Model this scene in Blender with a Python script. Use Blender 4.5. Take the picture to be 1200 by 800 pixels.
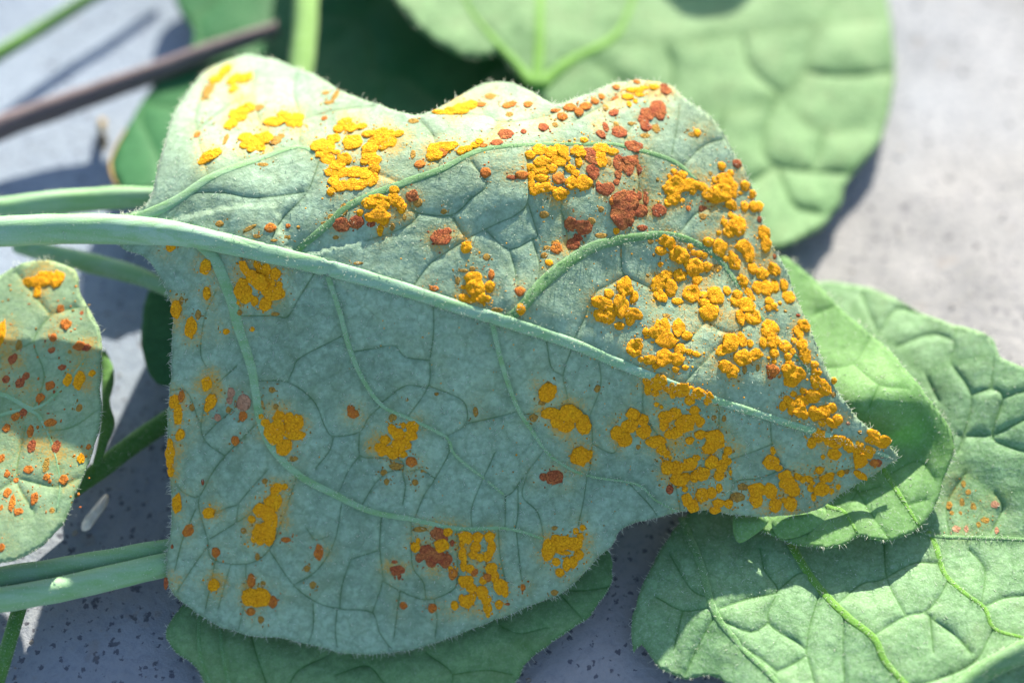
import bpy, bmesh, math, random
import numpy as np
from mathutils import Vector, Matrix, noise
from mathutils.kdtree import KDTree
from mathutils.geometry import delaunay_2d_cdt

for o in list(bpy.data.objects):
    bpy.data.objects.remove(o, do_unlink=True)
scene = bpy.context.scene
COL = scene.collection
rng = np.random.default_rng(7)
random.seed(7)

# ------------------------------------------------------------------ camera
ELEV = math.radians(55.0)
DIST = 0.185
TARGET = np.array([0.0, 0.0, 0.014])
FPX = 50.0 / 36.0 * 1200.0                     # focal length in photo pixels
CAM = TARGET + DIST * np.array([0.0, -math.cos(ELEV), math.sin(ELEV)])
FWD = np.array([0.0, math.cos(ELEV), -math.sin(ELEV)])
RIGHT = np.array([1.0, 0.0, 0.0])
UP = np.array([0.0, math.sin(ELEV), math.cos(ELEV)])

cam_data = bpy.data.cameras.new('camera')
cam_data.lens = 50.0
cam_data.sensor_width = 36.0
cam_data.clip_start = 0.005
cam_data.clip_end = 20.0
cam = bpy.data.objects.new('camera', cam_data)
COL.objects.link(cam)
cam.location = CAM.tolist()
cam.rotation_euler = (math.pi / 2 - ELEV, 0.0, 0.0)
scene.camera = cam
cam_data.dof.use_dof = True
cam_data.dof.focus_distance = 0.1765
cam_data.dof.aperture_fstop = 6.6

# ------------------------------------------------------------------ light
SUN_EL, SUN_AZ = math.radians(28.0), math.radians(15.0)
world = bpy.data.worlds.new('World')
scene.world = world
world.use_nodes = True
wn = world.node_tree
wn.nodes.clear()
sky = wn.nodes.new('ShaderNodeTexSky')
sky.sky_type = 'NISHITA'
sky.sun_disc = False
sky.sun_elevation = SUN_EL
sky.sun_rotation = SUN_AZ
bg = wn.nodes.new('ShaderNodeBackground')
bg.inputs['Strength'].default_value = 0.09
wo = wn.nodes.new('ShaderNodeOutputWorld')
wn.links.new(sky.outputs[0], bg.inputs[0])
wn.links.new(bg.outputs[0], wo.inputs[0])
sun_data = bpy.data.lights.new('sun', 'SUN')
sun_data.energy = 5.0
sun_data.angle = math.radians(0.6)
sun_data.color = (1.0, 0.91, 0.76)
sun = bpy.data.objects.new('sun', sun_data)
COL.objects.link(sun)
SUNV = Vector((math.sin(SUN_AZ) * math.cos(SUN_EL), math.cos(SUN_AZ) * math.cos(SUN_EL), math.sin(SUN_EL)))
sun.rotation_euler = SUNV.to_track_quat('Z', 'Y').to_euler()
sun.location = (0.2, 0.6, 0.6)
scene.view_settings.view_transform = 'Standard'
scene.view_settings.look = 'None'
scene.view_settings.exposure = 1.78
scene.view_settings.gamma = 1.0

# ------------------------------------------------------------------ geometry helpers
def rays(u, v):
    u = np.asarray(u, float)[..., None]
    v = np.asarray(v, float)[..., None]
    return FWD + (u - 600.0) / FPX * RIGHT + (400.0 - v) / FPX * UP

def at_height(u, v, h):
    """world point seen at photo position (u, v) and h millimetres above the concrete"""
    d = rays(u, v)
    t = (np.asarray(h, float) / 1000.0 - CAM[2]) / d[..., 2]
    return CAM + d * t[..., None]

def px_size(p):
    return float(np.dot(np.asarray(p) - CAM, FWD)) / FPX

class Heights:
    """thin plate spline through (u, v, height mm)"""
    def __init__(self, pts, lam=1e-3):
        p = np.array(pts, float)
        self.c = p[:, :2] / 400.0
        n = len(p)
        d = np.linalg.norm(self.c[:, None] - self.c[None], axis=2)
        K = self.k(d) + lam * np.eye(n)
        P = np.c_[np.ones(n), self.c]
        A = np.zeros((n + 3, n + 3))
        A[:n, :n] = K; A[:n, n:] = P; A[n:, :n] = P.T
        self.w = np.linalg.solve(A, np.r_[p[:, 2], 0, 0, 0])
    @staticmethod
    def k(d):
        return d * d * np.log(d + 1e-9)
    def __call__(self, u, v):
        q = np.stack([np.ravel(u), np.ravel(v)], 1) / 400.0
        d = np.linalg.norm(q[:, None] - self.c[None], axis=2)
        n = len(self.c)
        r = self.k(d) @ self.w[:n] + self.w[n] + q @ self.w[n + 1:]
        return r.reshape(np.shape(u))

def smooth_line(pts, step):
    """Catmull-Rom through the rows of pts, resampled about every `step` of the first two columns"""
    p = np.array(pts, float)
    if len(p) == 2:
        n = max(2, int(np.linalg.norm(p[1, :2] - p[0, :2]) / step) + 1)
        t = np.linspace(0, 1, n)[:, None]
        return p[0] * (1 - t) + p[1] * t
    q = np.vstack([2 * p[0] - p[1], p, 2 * p[-1] - p[-2]])
    out = []
    for i in range(1, len(q) - 2):
        n = max(1, int(round(np.linalg.norm(q[i + 1, :2] - q[i, :2]) / step)))
        for k in range(n):
            t = k / n
            out.append(0.5 * (2 * q[i] + (q[i + 1] - q[i - 1]) * t + (2 * q[i - 1] - 5 * q[i] + 4 * q[i + 1] - q[i + 2]) * t * t
                              + (3 * q[i] - q[i - 1] - 3 * q[i + 1] + q[i + 2]) * t ** 3))
    out.append(q[-2])
    return np.array(out)

def closed_line(pts, step):
    p = list(pts)
    L = smooth_line(p[-2:] + p + p[:3], step)
    a = np.argmin(np.linalg.norm(L[:len(L) // 2] - np.array(p[0]), axis=1))
    b = len(L) // 2 + np.argmin(np.linalg.norm(L[len(L) // 2:] - np.array(p[0]), axis=1))
    return L[a:b]

def inside(poly, pts):
    x, y = pts[:, 0], pts[:, 1]
    r = np.zeros(len(pts), bool)
    j = len(poly) - 1
    for i in range(len(poly)):
        xi, yi = poly[i]; xj, yj = poly[j]
        if yi != yj:
            c = ((yi > y) != (yj > y)) & (x < (xj - xi) * (y - yi) / (yj - yi) + xi)
            r ^= c
        j = i
    return r

_trees = {}
def seg_dist(P, A, B, vals=None):
    """distance from points P to the nearest of segments A-B (and the value carried there)"""
    best = np.full(len(P), 1e9)
    bv = np.zeros(len(P))
    if len(A) == 0:
        return best, bv
    key = (id(A), id(B))
    if key not in _trees:
        L = np.linalg.norm(B - A, axis=1)
        n = np.maximum(1, np.ceil(L / 0.8)).astype(int)
        tot = int((n + 1).sum())
        kd = KDTree(tot)
        own = np.repeat(np.arange(len(A)), n + 1)
        fr = np.concatenate([np.linspace(0, 1, k + 1) for k in n])
        Q = A[own] * (1 - fr)[:, None] + B[own] * fr[:, None]
        for i, q in enumerate(Q):
            kd.insert((q[0], q[1], 0.0), i)
        kd.balance()
        _trees[key] = (kd, own, A, B)
    kd, own, _, _ = _trees[key]
    find = kd.find
    idx = np.empty(len(P), int)
    for i, (x, y) in enumerate(P.tolist()):
        idx[i] = find((x, y, 0.0))[1]
    own = own[idx]
    a, d = A[own], B[own] - A[own]
    t = np.clip(((P - a) * d).sum(1) / ((d ** 2).sum(1) + 1e-12), 0, 1)
    best = np.linalg.norm(P - a - d * t[:, None], axis=1)
    if vals is not None:
        bv = vals[own]
    return best, bv

def vnoise(u, v, scale, seed=0.0):
    u = np.ravel(u); v = np.ravel(v)
    return np.array([noise.noise(Vector((a / scale + seed, b / scale - seed, seed * 1.7))) for a, b in zip(u, v)])

def mesh_obj(name, verts, faces, mat, parent=None, base=None, smooth=True):
    me = bpy.data.meshes.new(name)
    V = np.asarray(verts, float)
    if base is not None:
        V = V - np.asarray(base)
    me.from_pydata(V.tolist(), [], [list(map(int, f)) for f in faces])
    if smooth:
        me.polygons.foreach_set('use_smooth', [True] * len(me.polygons))
    if mat is not None:
        me.materials.append(mat)
    me.update()
    o = bpy.data.objects.new(name, me)
    COL.objects.link(o)
    if parent is not None:
        o.parent = parent
    return o

def attr(me, name, vals):
    a = me.attributes.new(name, 'FLOAT', 'POINT')
    a.data.foreach_set('value', np.asarray(vals, np.float32))

def tag(o, label, cat, group=None, kind=None):
    if label: o['label'] = label
    if cat: o['category'] = cat
    if group: o['group'] = group
    if kind: o['kind'] = kind
    return o

def thing(name, base, label, cat, group=None):
    e = bpy.data.objects.new(name, None)
    e.empty_display_size = 0.01
    COL.objects.link(e)
    e.location = list(base)
    return tag(e, label, cat, group)

def tube(path, radii, sides=14, flat=1.0, rough=0.0, groove=0.0, seed=0.0, flatdir=None):
    """swept tube; flat squeezes it along flatdir"""
    P = np.asarray(path, float); n = len(P)
    T = np.gradient(P, axis=0); T /= np.linalg.norm(T, axis=1)[:, None]
    ref = np.array([0.0, -0.57, 0.82]) if flatdir is None else np.asarray(flatdir, float)
    verts, faces = [], []
    for i in range(n):
        nrm = ref if ref.ndim == 1 else ref[i]
        nrm = nrm - T[i] * np.dot(nrm, T[i]); nrm /= np.linalg.norm(nrm)
        bi = np.cross(T[i], nrm)
        for k in range(sides):
            a = 2 * math.pi * k / sides
            r = radii[i] * (1 + groove * math.cos(3 * a + 0.4))
            if rough:
                r *= 1 + rough * noise.noise(Vector((i * 0.25 + seed, math.cos(a) * 1.2, math.sin(a) * 1.2 + seed)))
            verts.append(P[i] + r * (math.cos(a) * bi + flat * math.sin(a) * nrm))
    for i in range(n - 1):
        for k in range(sides):
            a, b = i * sides + k, i * sides + (k + 1) % sides
            faces.append((a, b, b + sides, a + sides))
    faces.append(tuple(range(sides))[::-1])
    faces.append(tuple((n - 1) * sides + k for k in range(sides)))
    return verts, faces

# ------------------------------------------------------------------ materials
def new_mat(name):
    m = bpy.data.materials.new(name)
    m.use_nodes = True
    m.node_tree.nodes.clear()
    return m, m.node_tree

class NT:
    def __init__(s, tree): s.t = tree
    def n(s, typ, **kw):
        x = s.t.nodes.new(typ)
        for k, v in kw.items(): setattr(x, k, v)
        return x
    def l(s, a, b): s.t.links.new(a, b)
    def noise(s, vec, scale, detail=3.0, rough=0.55):
        x = s.n('ShaderNodeTexNoise')
        x.inputs['Scale'].default_value = scale
        x.inputs['Detail'].default_value = detail
        x.inputs['Roughness'].default_value = rough
        s.l(vec, x.inputs['Vector'])
        return x.outputs['Fac']
    def ramp(s, fac, a, b, ca=(0, 0, 0, 1), cb=(1, 1, 1, 1)):
        x = s.n('ShaderNodeValToRGB')
        x.color_ramp.elements[0].position = a; x.color_ramp.elements[0].color = ca
        x.color_ramp.elements[1].position = b; x.color_ramp.elements[1].color = cb
        s.l(fac, x.inputs['Fac'])
        return x.outputs['Color']
    def mix(s, fac, a, b, blend='MIX'):
        x = s.n('ShaderNodeMix', data_type='RGBA', blend_type=blend)
        for sock, val in ((x.inputs[0], fac), (x.inputs[6], a), (x.inputs[7], b)):
            if isinstance(val, (int, float)): sock.default_value = val
            elif isinstance(val, tuple): sock.default_value = val if len(val) == 4 else (*val, 1)
            else: s.l(val, sock)
        return x.outputs[2]
    def math(s, op, a, b=None, clamp=False):
        x = s.n('ShaderNodeMath', operation=op, use_clamp=clamp)
        for sock, val in ((x.inputs[0], a), (x.inputs[1], b)):
            if val is None: continue
            if isinstance(val, (int, float)): sock.default_value = val
            else: s.l(val, sock)
        return x.outputs[0]
    def attr(s, name):
        x = s.n('ShaderNodeAttribute', attribute_name=name)
        return x.outputs['Fac']
    def bump(s, h, strength, dist, normal=None):
        x = s.n('ShaderNodeBump')
        x.inputs['Strength'].default_value = strength
        x.inputs['Distance'].default_value = dist
        s.l(h, x.inputs['Height'])
        if normal is not None: s.l(normal, x.inputs['Normal'])
        return x.outputs['Normal']

def leaf_material(name, col_a, col_b, vein, fuzz=(0.46, 0.54, 0.45), fuzz_amt=0.35, trans=0.18, trans_col=(0.25, 0.5, 0.06),
                  rough=0.7, fine=1.0, rust=True, spec=0.25, sheen=0.15, net=0.12, mottle=0.3, mottle_col=(0.15, 0.215, 0.085)):
    m, t = new_mat(name)
    N = NT(t)
    co = N.n('ShaderNodeTexCoord').outputs['Object']
    big = N.noise(co, 90, 3)
    mid = N.noise(co, 600, 4)
    c = N.mix(N.ramp(big, 0.35, 0.68), col_a, col_b)
    c = N.mix(N.math('MULTIPLY', N.ramp(mid, 0.40, 0.66), 0.5), c, tuple(x * 1.25 for x in col_b))
    c = N.mix(N.math('MULTIPLY', N.ramp(N.noise(co, 1500, 3, 0.65), 0.40, 0.58, (1, 1, 1, 1), (0, 0, 0, 1)), 0.38), c, tuple(x * 0.6 for x in col_a))
    ol = N.noise(co, 210, 4, 0.6)
    c = N.mix(N.math('MULTIPLY', N.ramp(ol, 0.50, 0.72), mottle), c, mottle_col)
    # finest vein net, too small to model
    vor = N.n('ShaderNodeTexVoronoi', feature='DISTANCE_TO_EDGE')
    vor.inputs['Scale'].default_value = 400
    dn = N.n('ShaderNodeTexNoise'); dn.inputs['Scale'].default_value = 500
    N.l(co, dn.inputs['Vector'])
    wv = N.n('ShaderNodeMix', data_type='VECTOR'); wv.inputs[0].default_value = 0.0012
    N.l(co, wv.inputs[4]); N.l(dn.outputs['Color'], wv.inputs[5])
    N.l(wv.outputs[1], vor.inputs['Vector'])
    netf = N.ramp(vor.outputs['Distance'], 0.01, 0.10, (1, 1, 1, 1), (0, 0, 0, 1))
    c = N.mix(N.math('MULTIPLY', netf, net), c, vein)
    # pale felt of hairs on the surface
    felt = N.noise(co, 3600, 3, 0.75)
    feltm = N.math('MULTIPLY', N.ramp(felt, 0.52, 0.75), fuzz_amt)
    c = N.mix(feltm, c, fuzz)
    vf = N.math('MULTIPLY', N.attr('vein'), N.ramp(N.noise(co, 420, 2), 0.3, 0.6, (0.65, 0.65, 0.65, 1)))
    c = N.mix(N.math('MULTIPLY', vf, N.math('ADD', N.math('MULTIPLY', felt, -0.5), 1.1, True)), c, vein)
    # pale green glow colour round the infections and yellow spore dust
    if rust:
        du = N.attr('dust')
        c = N.mix(N.math('MULTIPLY', du, 0.5), c, (0.30, 0.33, 0.10))
        sp = N.noise(co, 3300, 3, 0.7)
        dm = N.math('MULTIPLY', N.math('SUBTRACT', N.math('ADD', sp, N.math('MULTIPLY', du, 0.26)), 0.62), 9.0, True)
        dm = N.math('MULTIPLY', dm, N.math('MULTIPLY', du, 1.2, True))
        c = N.mix(N.math('MULTIPLY', dm, 0.7), c, (0.50, 0.27, 0.03))
    nb = N.bump(felt, 0.35 * fine, 0.00012)
    nb = N.bump(mid, 0.30 * fine, 0.00045, nb)
    nb = N.bump(netf, -0.30 * fine, 0.00022, nb)
    p = N.n('ShaderNodeBsdfPrincipled')
    N.l(c, p.inputs['Base Color'])
    p.inputs['Roughness'].default_value = rough
    p.inputs['Specular IOR Level'].default_value = spec
    p.inputs['Sheen Weight'].default_value = sheen
    p.inputs['Sheen Roughness'].default_value = 0.6
    N.l(nb, p.inputs['Normal'])
    tr = N.n('ShaderNodeBsdfTranslucent')
    N.l(N.mix(0.65, c, trans_col), tr.inputs['Color'])
    mx = N.n('ShaderNodeMixShader'); mx.inputs[0].default_value = trans
    N.l(p.outputs[0], mx.inputs[1]); N.l(tr.outputs[0], mx.inputs[2])
    out = N.n('ShaderNodeOutputMaterial')
    N.l(mx.outputs[0], out.inputs[0])
    return m

def stem_material(name, top, low, fuzz_amt=0.3, streak=0.8, spec=0.3, under=None):
    """`top` and `low` alternate in lengthwise streaks; `under` is the pigment of the underside flank"""
    m, t = new_mat(name)
    N = NT(t)
    co = N.n('ShaderNodeTexCoord').outputs['Object']
    mp = N.n('ShaderNodeMapping'); mp.inputs['Scale'].default_value = (0.12, 1, 1)
    N.l(co, mp.inputs['Vector'])
    s = N.noise(mp.outputs[0], 900, 3)
    c = N.mix(N.math('MULTIPLY', N.ramp(s, 0.4, 0.65), streak), top, low)
    big = N.noise(co, 60, 2)
    c = N.mix(N.ramp(big, 0.35, 0.7), c, N.mix(0.5, c, low))
    felt = N.noise(co, 5200, 2, 0.7)
    c = N.mix(N.math('MULTIPLY', N.ramp(felt, 0.5, 0.75), fuzz_amt), c, (0.42, 0.48, 0.42))
    nb = N.bump(s, 0.3, 0.0003)
    nb = N.bump(felt, 0.35, 0.00012, nb)
    p = N.n('ShaderNodeBsdfPrincipled')
    N.l(c, p.inputs['Base Color'])
    p.inputs['Roughness'].default_value = 0.75
    p.inputs['Specular IOR Level'].default_value = spec * 0.5
    p.inputs['Sheen Weight'].default_value = 0.12
    p.inputs['Subsurface Weight'].default_value = 0.0
    N.l(nb, p.inputs['Normal'])
    out = N.n('ShaderNodeOutputMaterial')
    N.l(p.outputs[0], out.inputs[0])
    return m

def rust_material(name, a, b, dark, grain=1.0):
    m, t = new_mat(name)
    N = NT(t)
    oi = N.n('ShaderNodeObjectInfo')
    co = N.n('ShaderNodeNewGeometry').outputs['Position']
    n1 = N.noise(co, 900, 3)
    n2 = N.noise(co, 5200, 3, 0.7)
    c = N.mix(N.ramp(n1, 0.35, 0.68), a, b)
    c = N.mix(N.math('MULTIPLY', oi.outputs['Random'], 0.55), c, b)
    c = N.mix(N.math('MULTIPLY', N.ramp(n2, 0.36, 0.60, (1, 1, 1, 1), (0, 0, 0, 1)), 0.55), c, dark)
    vo = N.n('ShaderNodeTexVoronoi', feature='DISTANCE_TO_EDGE'); vo.inputs['Scale'].default_value = 2300
    N.l(co, vo.inputs['Vector'])
    crack = N.ramp(vo.outputs['Distance'], 0.0, 0.14)
    c = N.mix(N.math('MULTIPLY', N.ramp(vo.outputs['Distance'], 0.0, 0.09, (1, 1, 1, 1), (0, 0, 0, 1)), 0.45), c, dark)
    nb = N.bump(crack, 0.6 * grain, 0.00016)
    nb = N.bump(n2, 0.9 * grain, 0.00030, nb)
    nb = N.bump(n1, 0.7 * grain, 0.0006, nb)
    p = N.n('ShaderNodeBsdfPrincipled')
    N.l(c, p.inputs['Base Color'])
    p.inputs['Roughness'].default_value = 0.85
    p.inputs['Specular IOR Level'].default_value = 0.12
    N.l(nb, p.inputs['Normal'])
    out = N.n('ShaderNodeOutputMaterial')
    N.l(p.outputs[0], out.inputs[0])
    return m

def hair_material():
    m, t = new_mat('leaf hair')
    N = NT(t)
    co = N.n('ShaderNodeTexCoord').outputs['Object']
    c = N.mix(N.noise(co, 900, 2), (0.55, 0.62, 0.48), (0.78, 0.80, 0.70))
    p = N.n('ShaderNodeBsdfPrincipled')
    N.l(c, p.inputs['Base Color'])
    p.inputs['Roughness'].default_value = 0.45
    tr = N.n('ShaderNodeBsdfTranslucent'); N.l(c, tr.inputs['Color'])
    mx = N.n('ShaderNodeMixShader'); mx.inputs[0].default_value = 0.4
    N.l(p.outputs[0], mx.inputs[1]); N.l(tr.outputs[0], mx.inputs[2])
    out = N.n('ShaderNodeOutputMaterial')
    N.l(mx.outputs[0], out.inputs[0])
    return m

def concrete_material():
    m, t = new_mat('weathered concrete')
    N = NT(t)
    co = N.n('ShaderNodeTexCoord').outputs['Object']
    big = N.noise(co, 14, 4)
    mid = N.noise(co, 70, 5, 0.6)
    fine = N.noise(co, 900, 4, 0.65)
    c = N.mix(N.ramp(big, 0.35, 0.68), (0.195, 0.198, 0.197), (0.30, 0.302, 0.303))
    c = N.mix(N.math('MULTIPLY', N.ramp(mid, 0.38, 0.70), 0.6), c, (0.37, 0.365, 0.36))
    c = N.mix(N.math('MULTIPLY', N.ramp(fine, 0.36, 0.56, (1, 1, 1, 1), (0, 0, 0, 1)), 0.45), c, (0.11, 0.115, 0.14))
    # one corner of the slab is tinted bluer
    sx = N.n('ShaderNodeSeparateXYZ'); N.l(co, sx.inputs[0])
    bl = N.math('ADD', N.math('ADD', N.math('MULTIPLY', sx.outputs[0], -9.0), N.math('MULTIPLY', sx.outputs[1], 9.0)), N.math('MULTIPLY', big, 0.9))
    c = N.mix(N.ramp(bl, 0.2, 1.0), c, N.mix(1.0, c, (0.76, 0.93, 1.15), 'MULTIPLY'))
    # scattered dark pits of two sizes
    def pits(scale, r0, r1, keep):
        v = N.n('ShaderNodeTexVoronoi', feature='F1'); v.inputs['Scale'].default_value = scale
        dn = N.n('ShaderNodeTexNoise'); dn.inputs['Scale'].default_value = scale * 2.2
        N.l(co, dn.inputs['Vector'])
        wv = N.n('ShaderNodeMix', data_type='VECTOR'); wv.inputs[0].default_value = 0.9 / scale
        N.l(co, wv.inputs[4]); N.l(dn.outputs['Color'], wv.inputs[5])
        N.l(wv.outputs[1], v.inputs['Vector'])
        sep = N.n('ShaderNodeSeparateColor'); N.l(v.outputs['Color'], sep.inputs[0])
        sel = N.math('GREATER_THAN', sep.outputs[0], keep)
        size = N.math('MULTIPLY', sep.outputs[1], r1)
        d = N.math('SUBTRACT', N.math('ADD', size, r0), v.outputs['Distance'])
        return N.math('MULTIPLY', N.math('MULTIPLY', d, 9.0, True), sel)
    dirt_shade = N.math('ADD', N.math('MULTIPLY', sx.outputs[1], -6.0), 0.45, True)  # painted shade on the front ground, together with its denser dark specks
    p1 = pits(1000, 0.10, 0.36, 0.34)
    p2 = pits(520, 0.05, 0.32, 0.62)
    c = N.mix(N.math('MULTIPLY', dirt_shade, 0.35), c, N.mix(N.ramp(fine, 0.4, 0.6), c, (0.07, 0.07, 0.085)))
    c = N.mix(N.math('MULTIPLY', p1, N.math('ADD', N.math('MULTIPLY', dirt_shade, 0.5), 0.4)), c, (0.045, 0.045, 0.065))
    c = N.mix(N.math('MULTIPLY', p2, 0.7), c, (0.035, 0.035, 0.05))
    warm = N.noise(co, 260, 2)
    c = N.mix(N.math('MULTIPLY', N.ramp(warm, 0.66, 0.74), 0.35), c, (0.20, 0.17, 0.15))
    nb = N.bump(fine, 0.45, 0.0006)
    nb = N.bump(p1, -0.6, 0.0006, nb)
    nb = N.bump(p2, -0.6, 0.001, nb)
    p = N.n('ShaderNodeBsdfPrincipled')
    N.l(c, p.inputs['Base Color'])
    p.inputs['Roughness'].default_value = 0.9
    p.inputs['Specular IOR Level'].default_value = 0.2
    N.l(nb, p.inputs['Normal'])
    out = N.n('ShaderNodeOutputMaterial')
    N.l(p.outputs[0], out.inputs[0])
    return m

M = {}
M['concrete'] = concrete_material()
M['main'] = leaf_material('felted leaf underside', (0.162, 0.265, 0.165), (0.265, 0.408, 0.278), (0.030, 0.100, 0.024), fuzz_amt=0.34, trans=0.08, net=0.20, fine=1.5)
M['small'] = leaf_material('small leaf underside', (0.20, 0.33, 0.17), (0.27, 0.40, 0.22), (0.06, 0.17, 0.04), trans=0.14, net=0.2)
M['pale'] = leaf_material('pale leaf underside', (0.085, 0.215, 0.065), (0.165, 0.31, 0.125), (0.030, 0.12, 0.010), fuzz_amt=0.25, trans=0.16, rust=False)
M['bright'] = leaf_material('bright leaf underside', (0.11, 0.28, 0.065), (0.17, 0.35, 0.11), (0.05, 0.18, 0.02), fuzz_amt=0.5, trans=0.30, trans_col=(0.22, 0.55, 0.03), rust=False)
M['lower'] = leaf_material('lower leaf underside', (0.105, 0.24, 0.09), (0.19, 0.345, 0.165), (0.030, 0.13, 0.010), fuzz_amt=0.5, trans=0.14, rust=True, net=0.25, fine=1.4)
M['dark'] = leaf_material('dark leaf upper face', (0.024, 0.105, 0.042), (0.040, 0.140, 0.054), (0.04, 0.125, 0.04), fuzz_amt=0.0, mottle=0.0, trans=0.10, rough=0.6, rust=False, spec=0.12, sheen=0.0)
M['vein'] = stem_material('pale leaf vein', (0.25, 0.41, 0.29), (0.17, 0.34, 0.14), 0.35)
M['side_green'] = stem_material('green side vein', (0.13, 0.25, 0.11), (0.08, 0.20, 0.05), 0.3)
M['lateral'] = stem_material('felted side vein', (0.22, 0.37, 0.21), (0.14, 0.29, 0.10), 0.35)
M['vein_green'] = stem_material('green leaf vein', (0.115, 0.27, 0.03), (0.085, 0.225, 0.025), 0.3)
M['stem_pale'] = stem_material('pale green stem', (0.24, 0.39, 0.25), (0.16, 0.33, 0.12))
M['stem_green'] = stem_material('green stem', (0.08, 0.20, 0.035), (0.05, 0.15, 0.025))
M['stem_lime'] = stem_material('lime stem', (0.20, 0.35, 0.10), (0.15, 0.30, 0.06))
M['stem_purple'] = stem_material('purple brown stem', (0.11, 0.08, 0.085), (0.15, 0.11, 0.115), 0.2)
M['o'] = rust_material('orange spores', (0.93, 0.47, 0.010), (0.86, 0.37, 0.008), (0.60, 0.20, 0.006))
M['m'] = rust_material('orange red spores', (0.70, 0.28, 0.03), (0.52, 0.15, 0.03), (0.36, 0.10, 0.02))
M['r'] = rust_material('brick red spores', (0.58, 0.22, 0.06), (0.38, 0.085, 0.035), (0.17, 0.04, 0.018))
M['b'] = rust_material('ochre spots', (0.40, 0.27, 0.05), (0.44, 0.22, 0.04), (0.26, 0.17, 0.04))
M['p'] = rust_material('pinkish spots', (0.50, 0.30, 0.18), (0.46, 0.22, 0.12), (0.34, 0.18, 0.10))
M['hair'] = hair_material()
M['dry'] = stem_material('dry tissue', (0.26, 0.19, 0.05), (0.17, 0.10, 0.04), 0.0)
M['chip'] = stem_material('pale dry flake', (0.80, 0.74, 0.66), (0.68, 0.62, 0.56), 0.1)

def grit_material():
    m, t = new_mat('grit')
    N = NT(t)
    co = N.n('ShaderNodeTexCoord').outputs['Object']
    c = N.mix(N.ramp(N.noise(co, 260, 2), 0.35, 0.62), (0.045, 0.042, 0.045), (0.26, 0.24, 0.21))
    p = N.n('ShaderNodeBsdfPrincipled'); N.l(c, p.inputs['Base Color']); p.inputs['Roughness'].default_value = 0.9
    out = N.n('ShaderNodeOutputMaterial'); N.l(p.outputs[0], out.inputs[0])
    return m
M['grit'] = grit_material()

# ------------------------------------------------------------------ leaves
def voronoi_lines(poly, cell, seed, stretch=(1.0, 1.0)):
    """edges of a jittered Voronoi net inside the outline: an invented vein net for leaves seen less closely"""
    r = np.random.default_rng(seed)
    lo, hi = poly.min(0) - cell, poly.max(0) + cell
    cx, cy = cell * stretch[0], cell * stretch[1]
    xs = np.arange(lo[0], hi[0], cx); ys = np.arange(lo[1], hi[1], cy)
    S = np.array([(x + (0.5 * cx if j % 2 else 0), y) for j, y in enumerate(ys) for x in xs])
    S += (r.random(S.shape) - 0.5) * np.array([cx, cy]) * 0.95
    vs, es, fs, *_ = delaunay_2d_cdt([Vector(p) for p in S], [], [], 0, 1e-6)
    V = np.array([tuple(p) for p in vs])
    cen, own = [], {}
    for fi, f in enumerate(fs):
        a, b, c = V[f[0]], V[f[1]], V[f[2]]
        d = 2 * (a[0] * (b[1] - c[1]) + b[0] * (c[1] - a[1]) + c[0] * (a[1] - b[1]))
        if abs(d) < 1e-9:
            cen.append((a + b + c) / 3)
        else:
            ux = ((a @ a) * (b[1] - c[1]) + (b @ b) * (c[1] - a[1]) + (c @ c) * (a[1] - b[1])) / d
            uy = ((a @ a) * (c[0] - b[0]) + (b @ b) * (a[0] - c[0]) + (c @ c) * (b[0] - a[0])) / d
            q = np.array([ux, uy]); g = (a + b + c) / 3
            cen.append(q if np.linalg.norm(q - g) < cell * 1.5 else g)
        for i in range(3):
            k = tuple(sorted((f[i], f[(i + 1) % 3])))
            own.setdefault(k, []).append(fi)
    out = []
    for k, ff in own.items():
        if len(ff) == 2 and r.random() > 0.12:
            a, b = cen[ff[0]], cen[ff[1]]
            if np.linalg.norm(a - b) < 4: continue
            mid = (a + b) / 2 + (r.random(2) - 0.5) * cell * 0.18
            if inside(poly, np.array([a, b, mid])).all():
                out.append([tuple(a), tuple(mid), tuple(b)])
    return out

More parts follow.
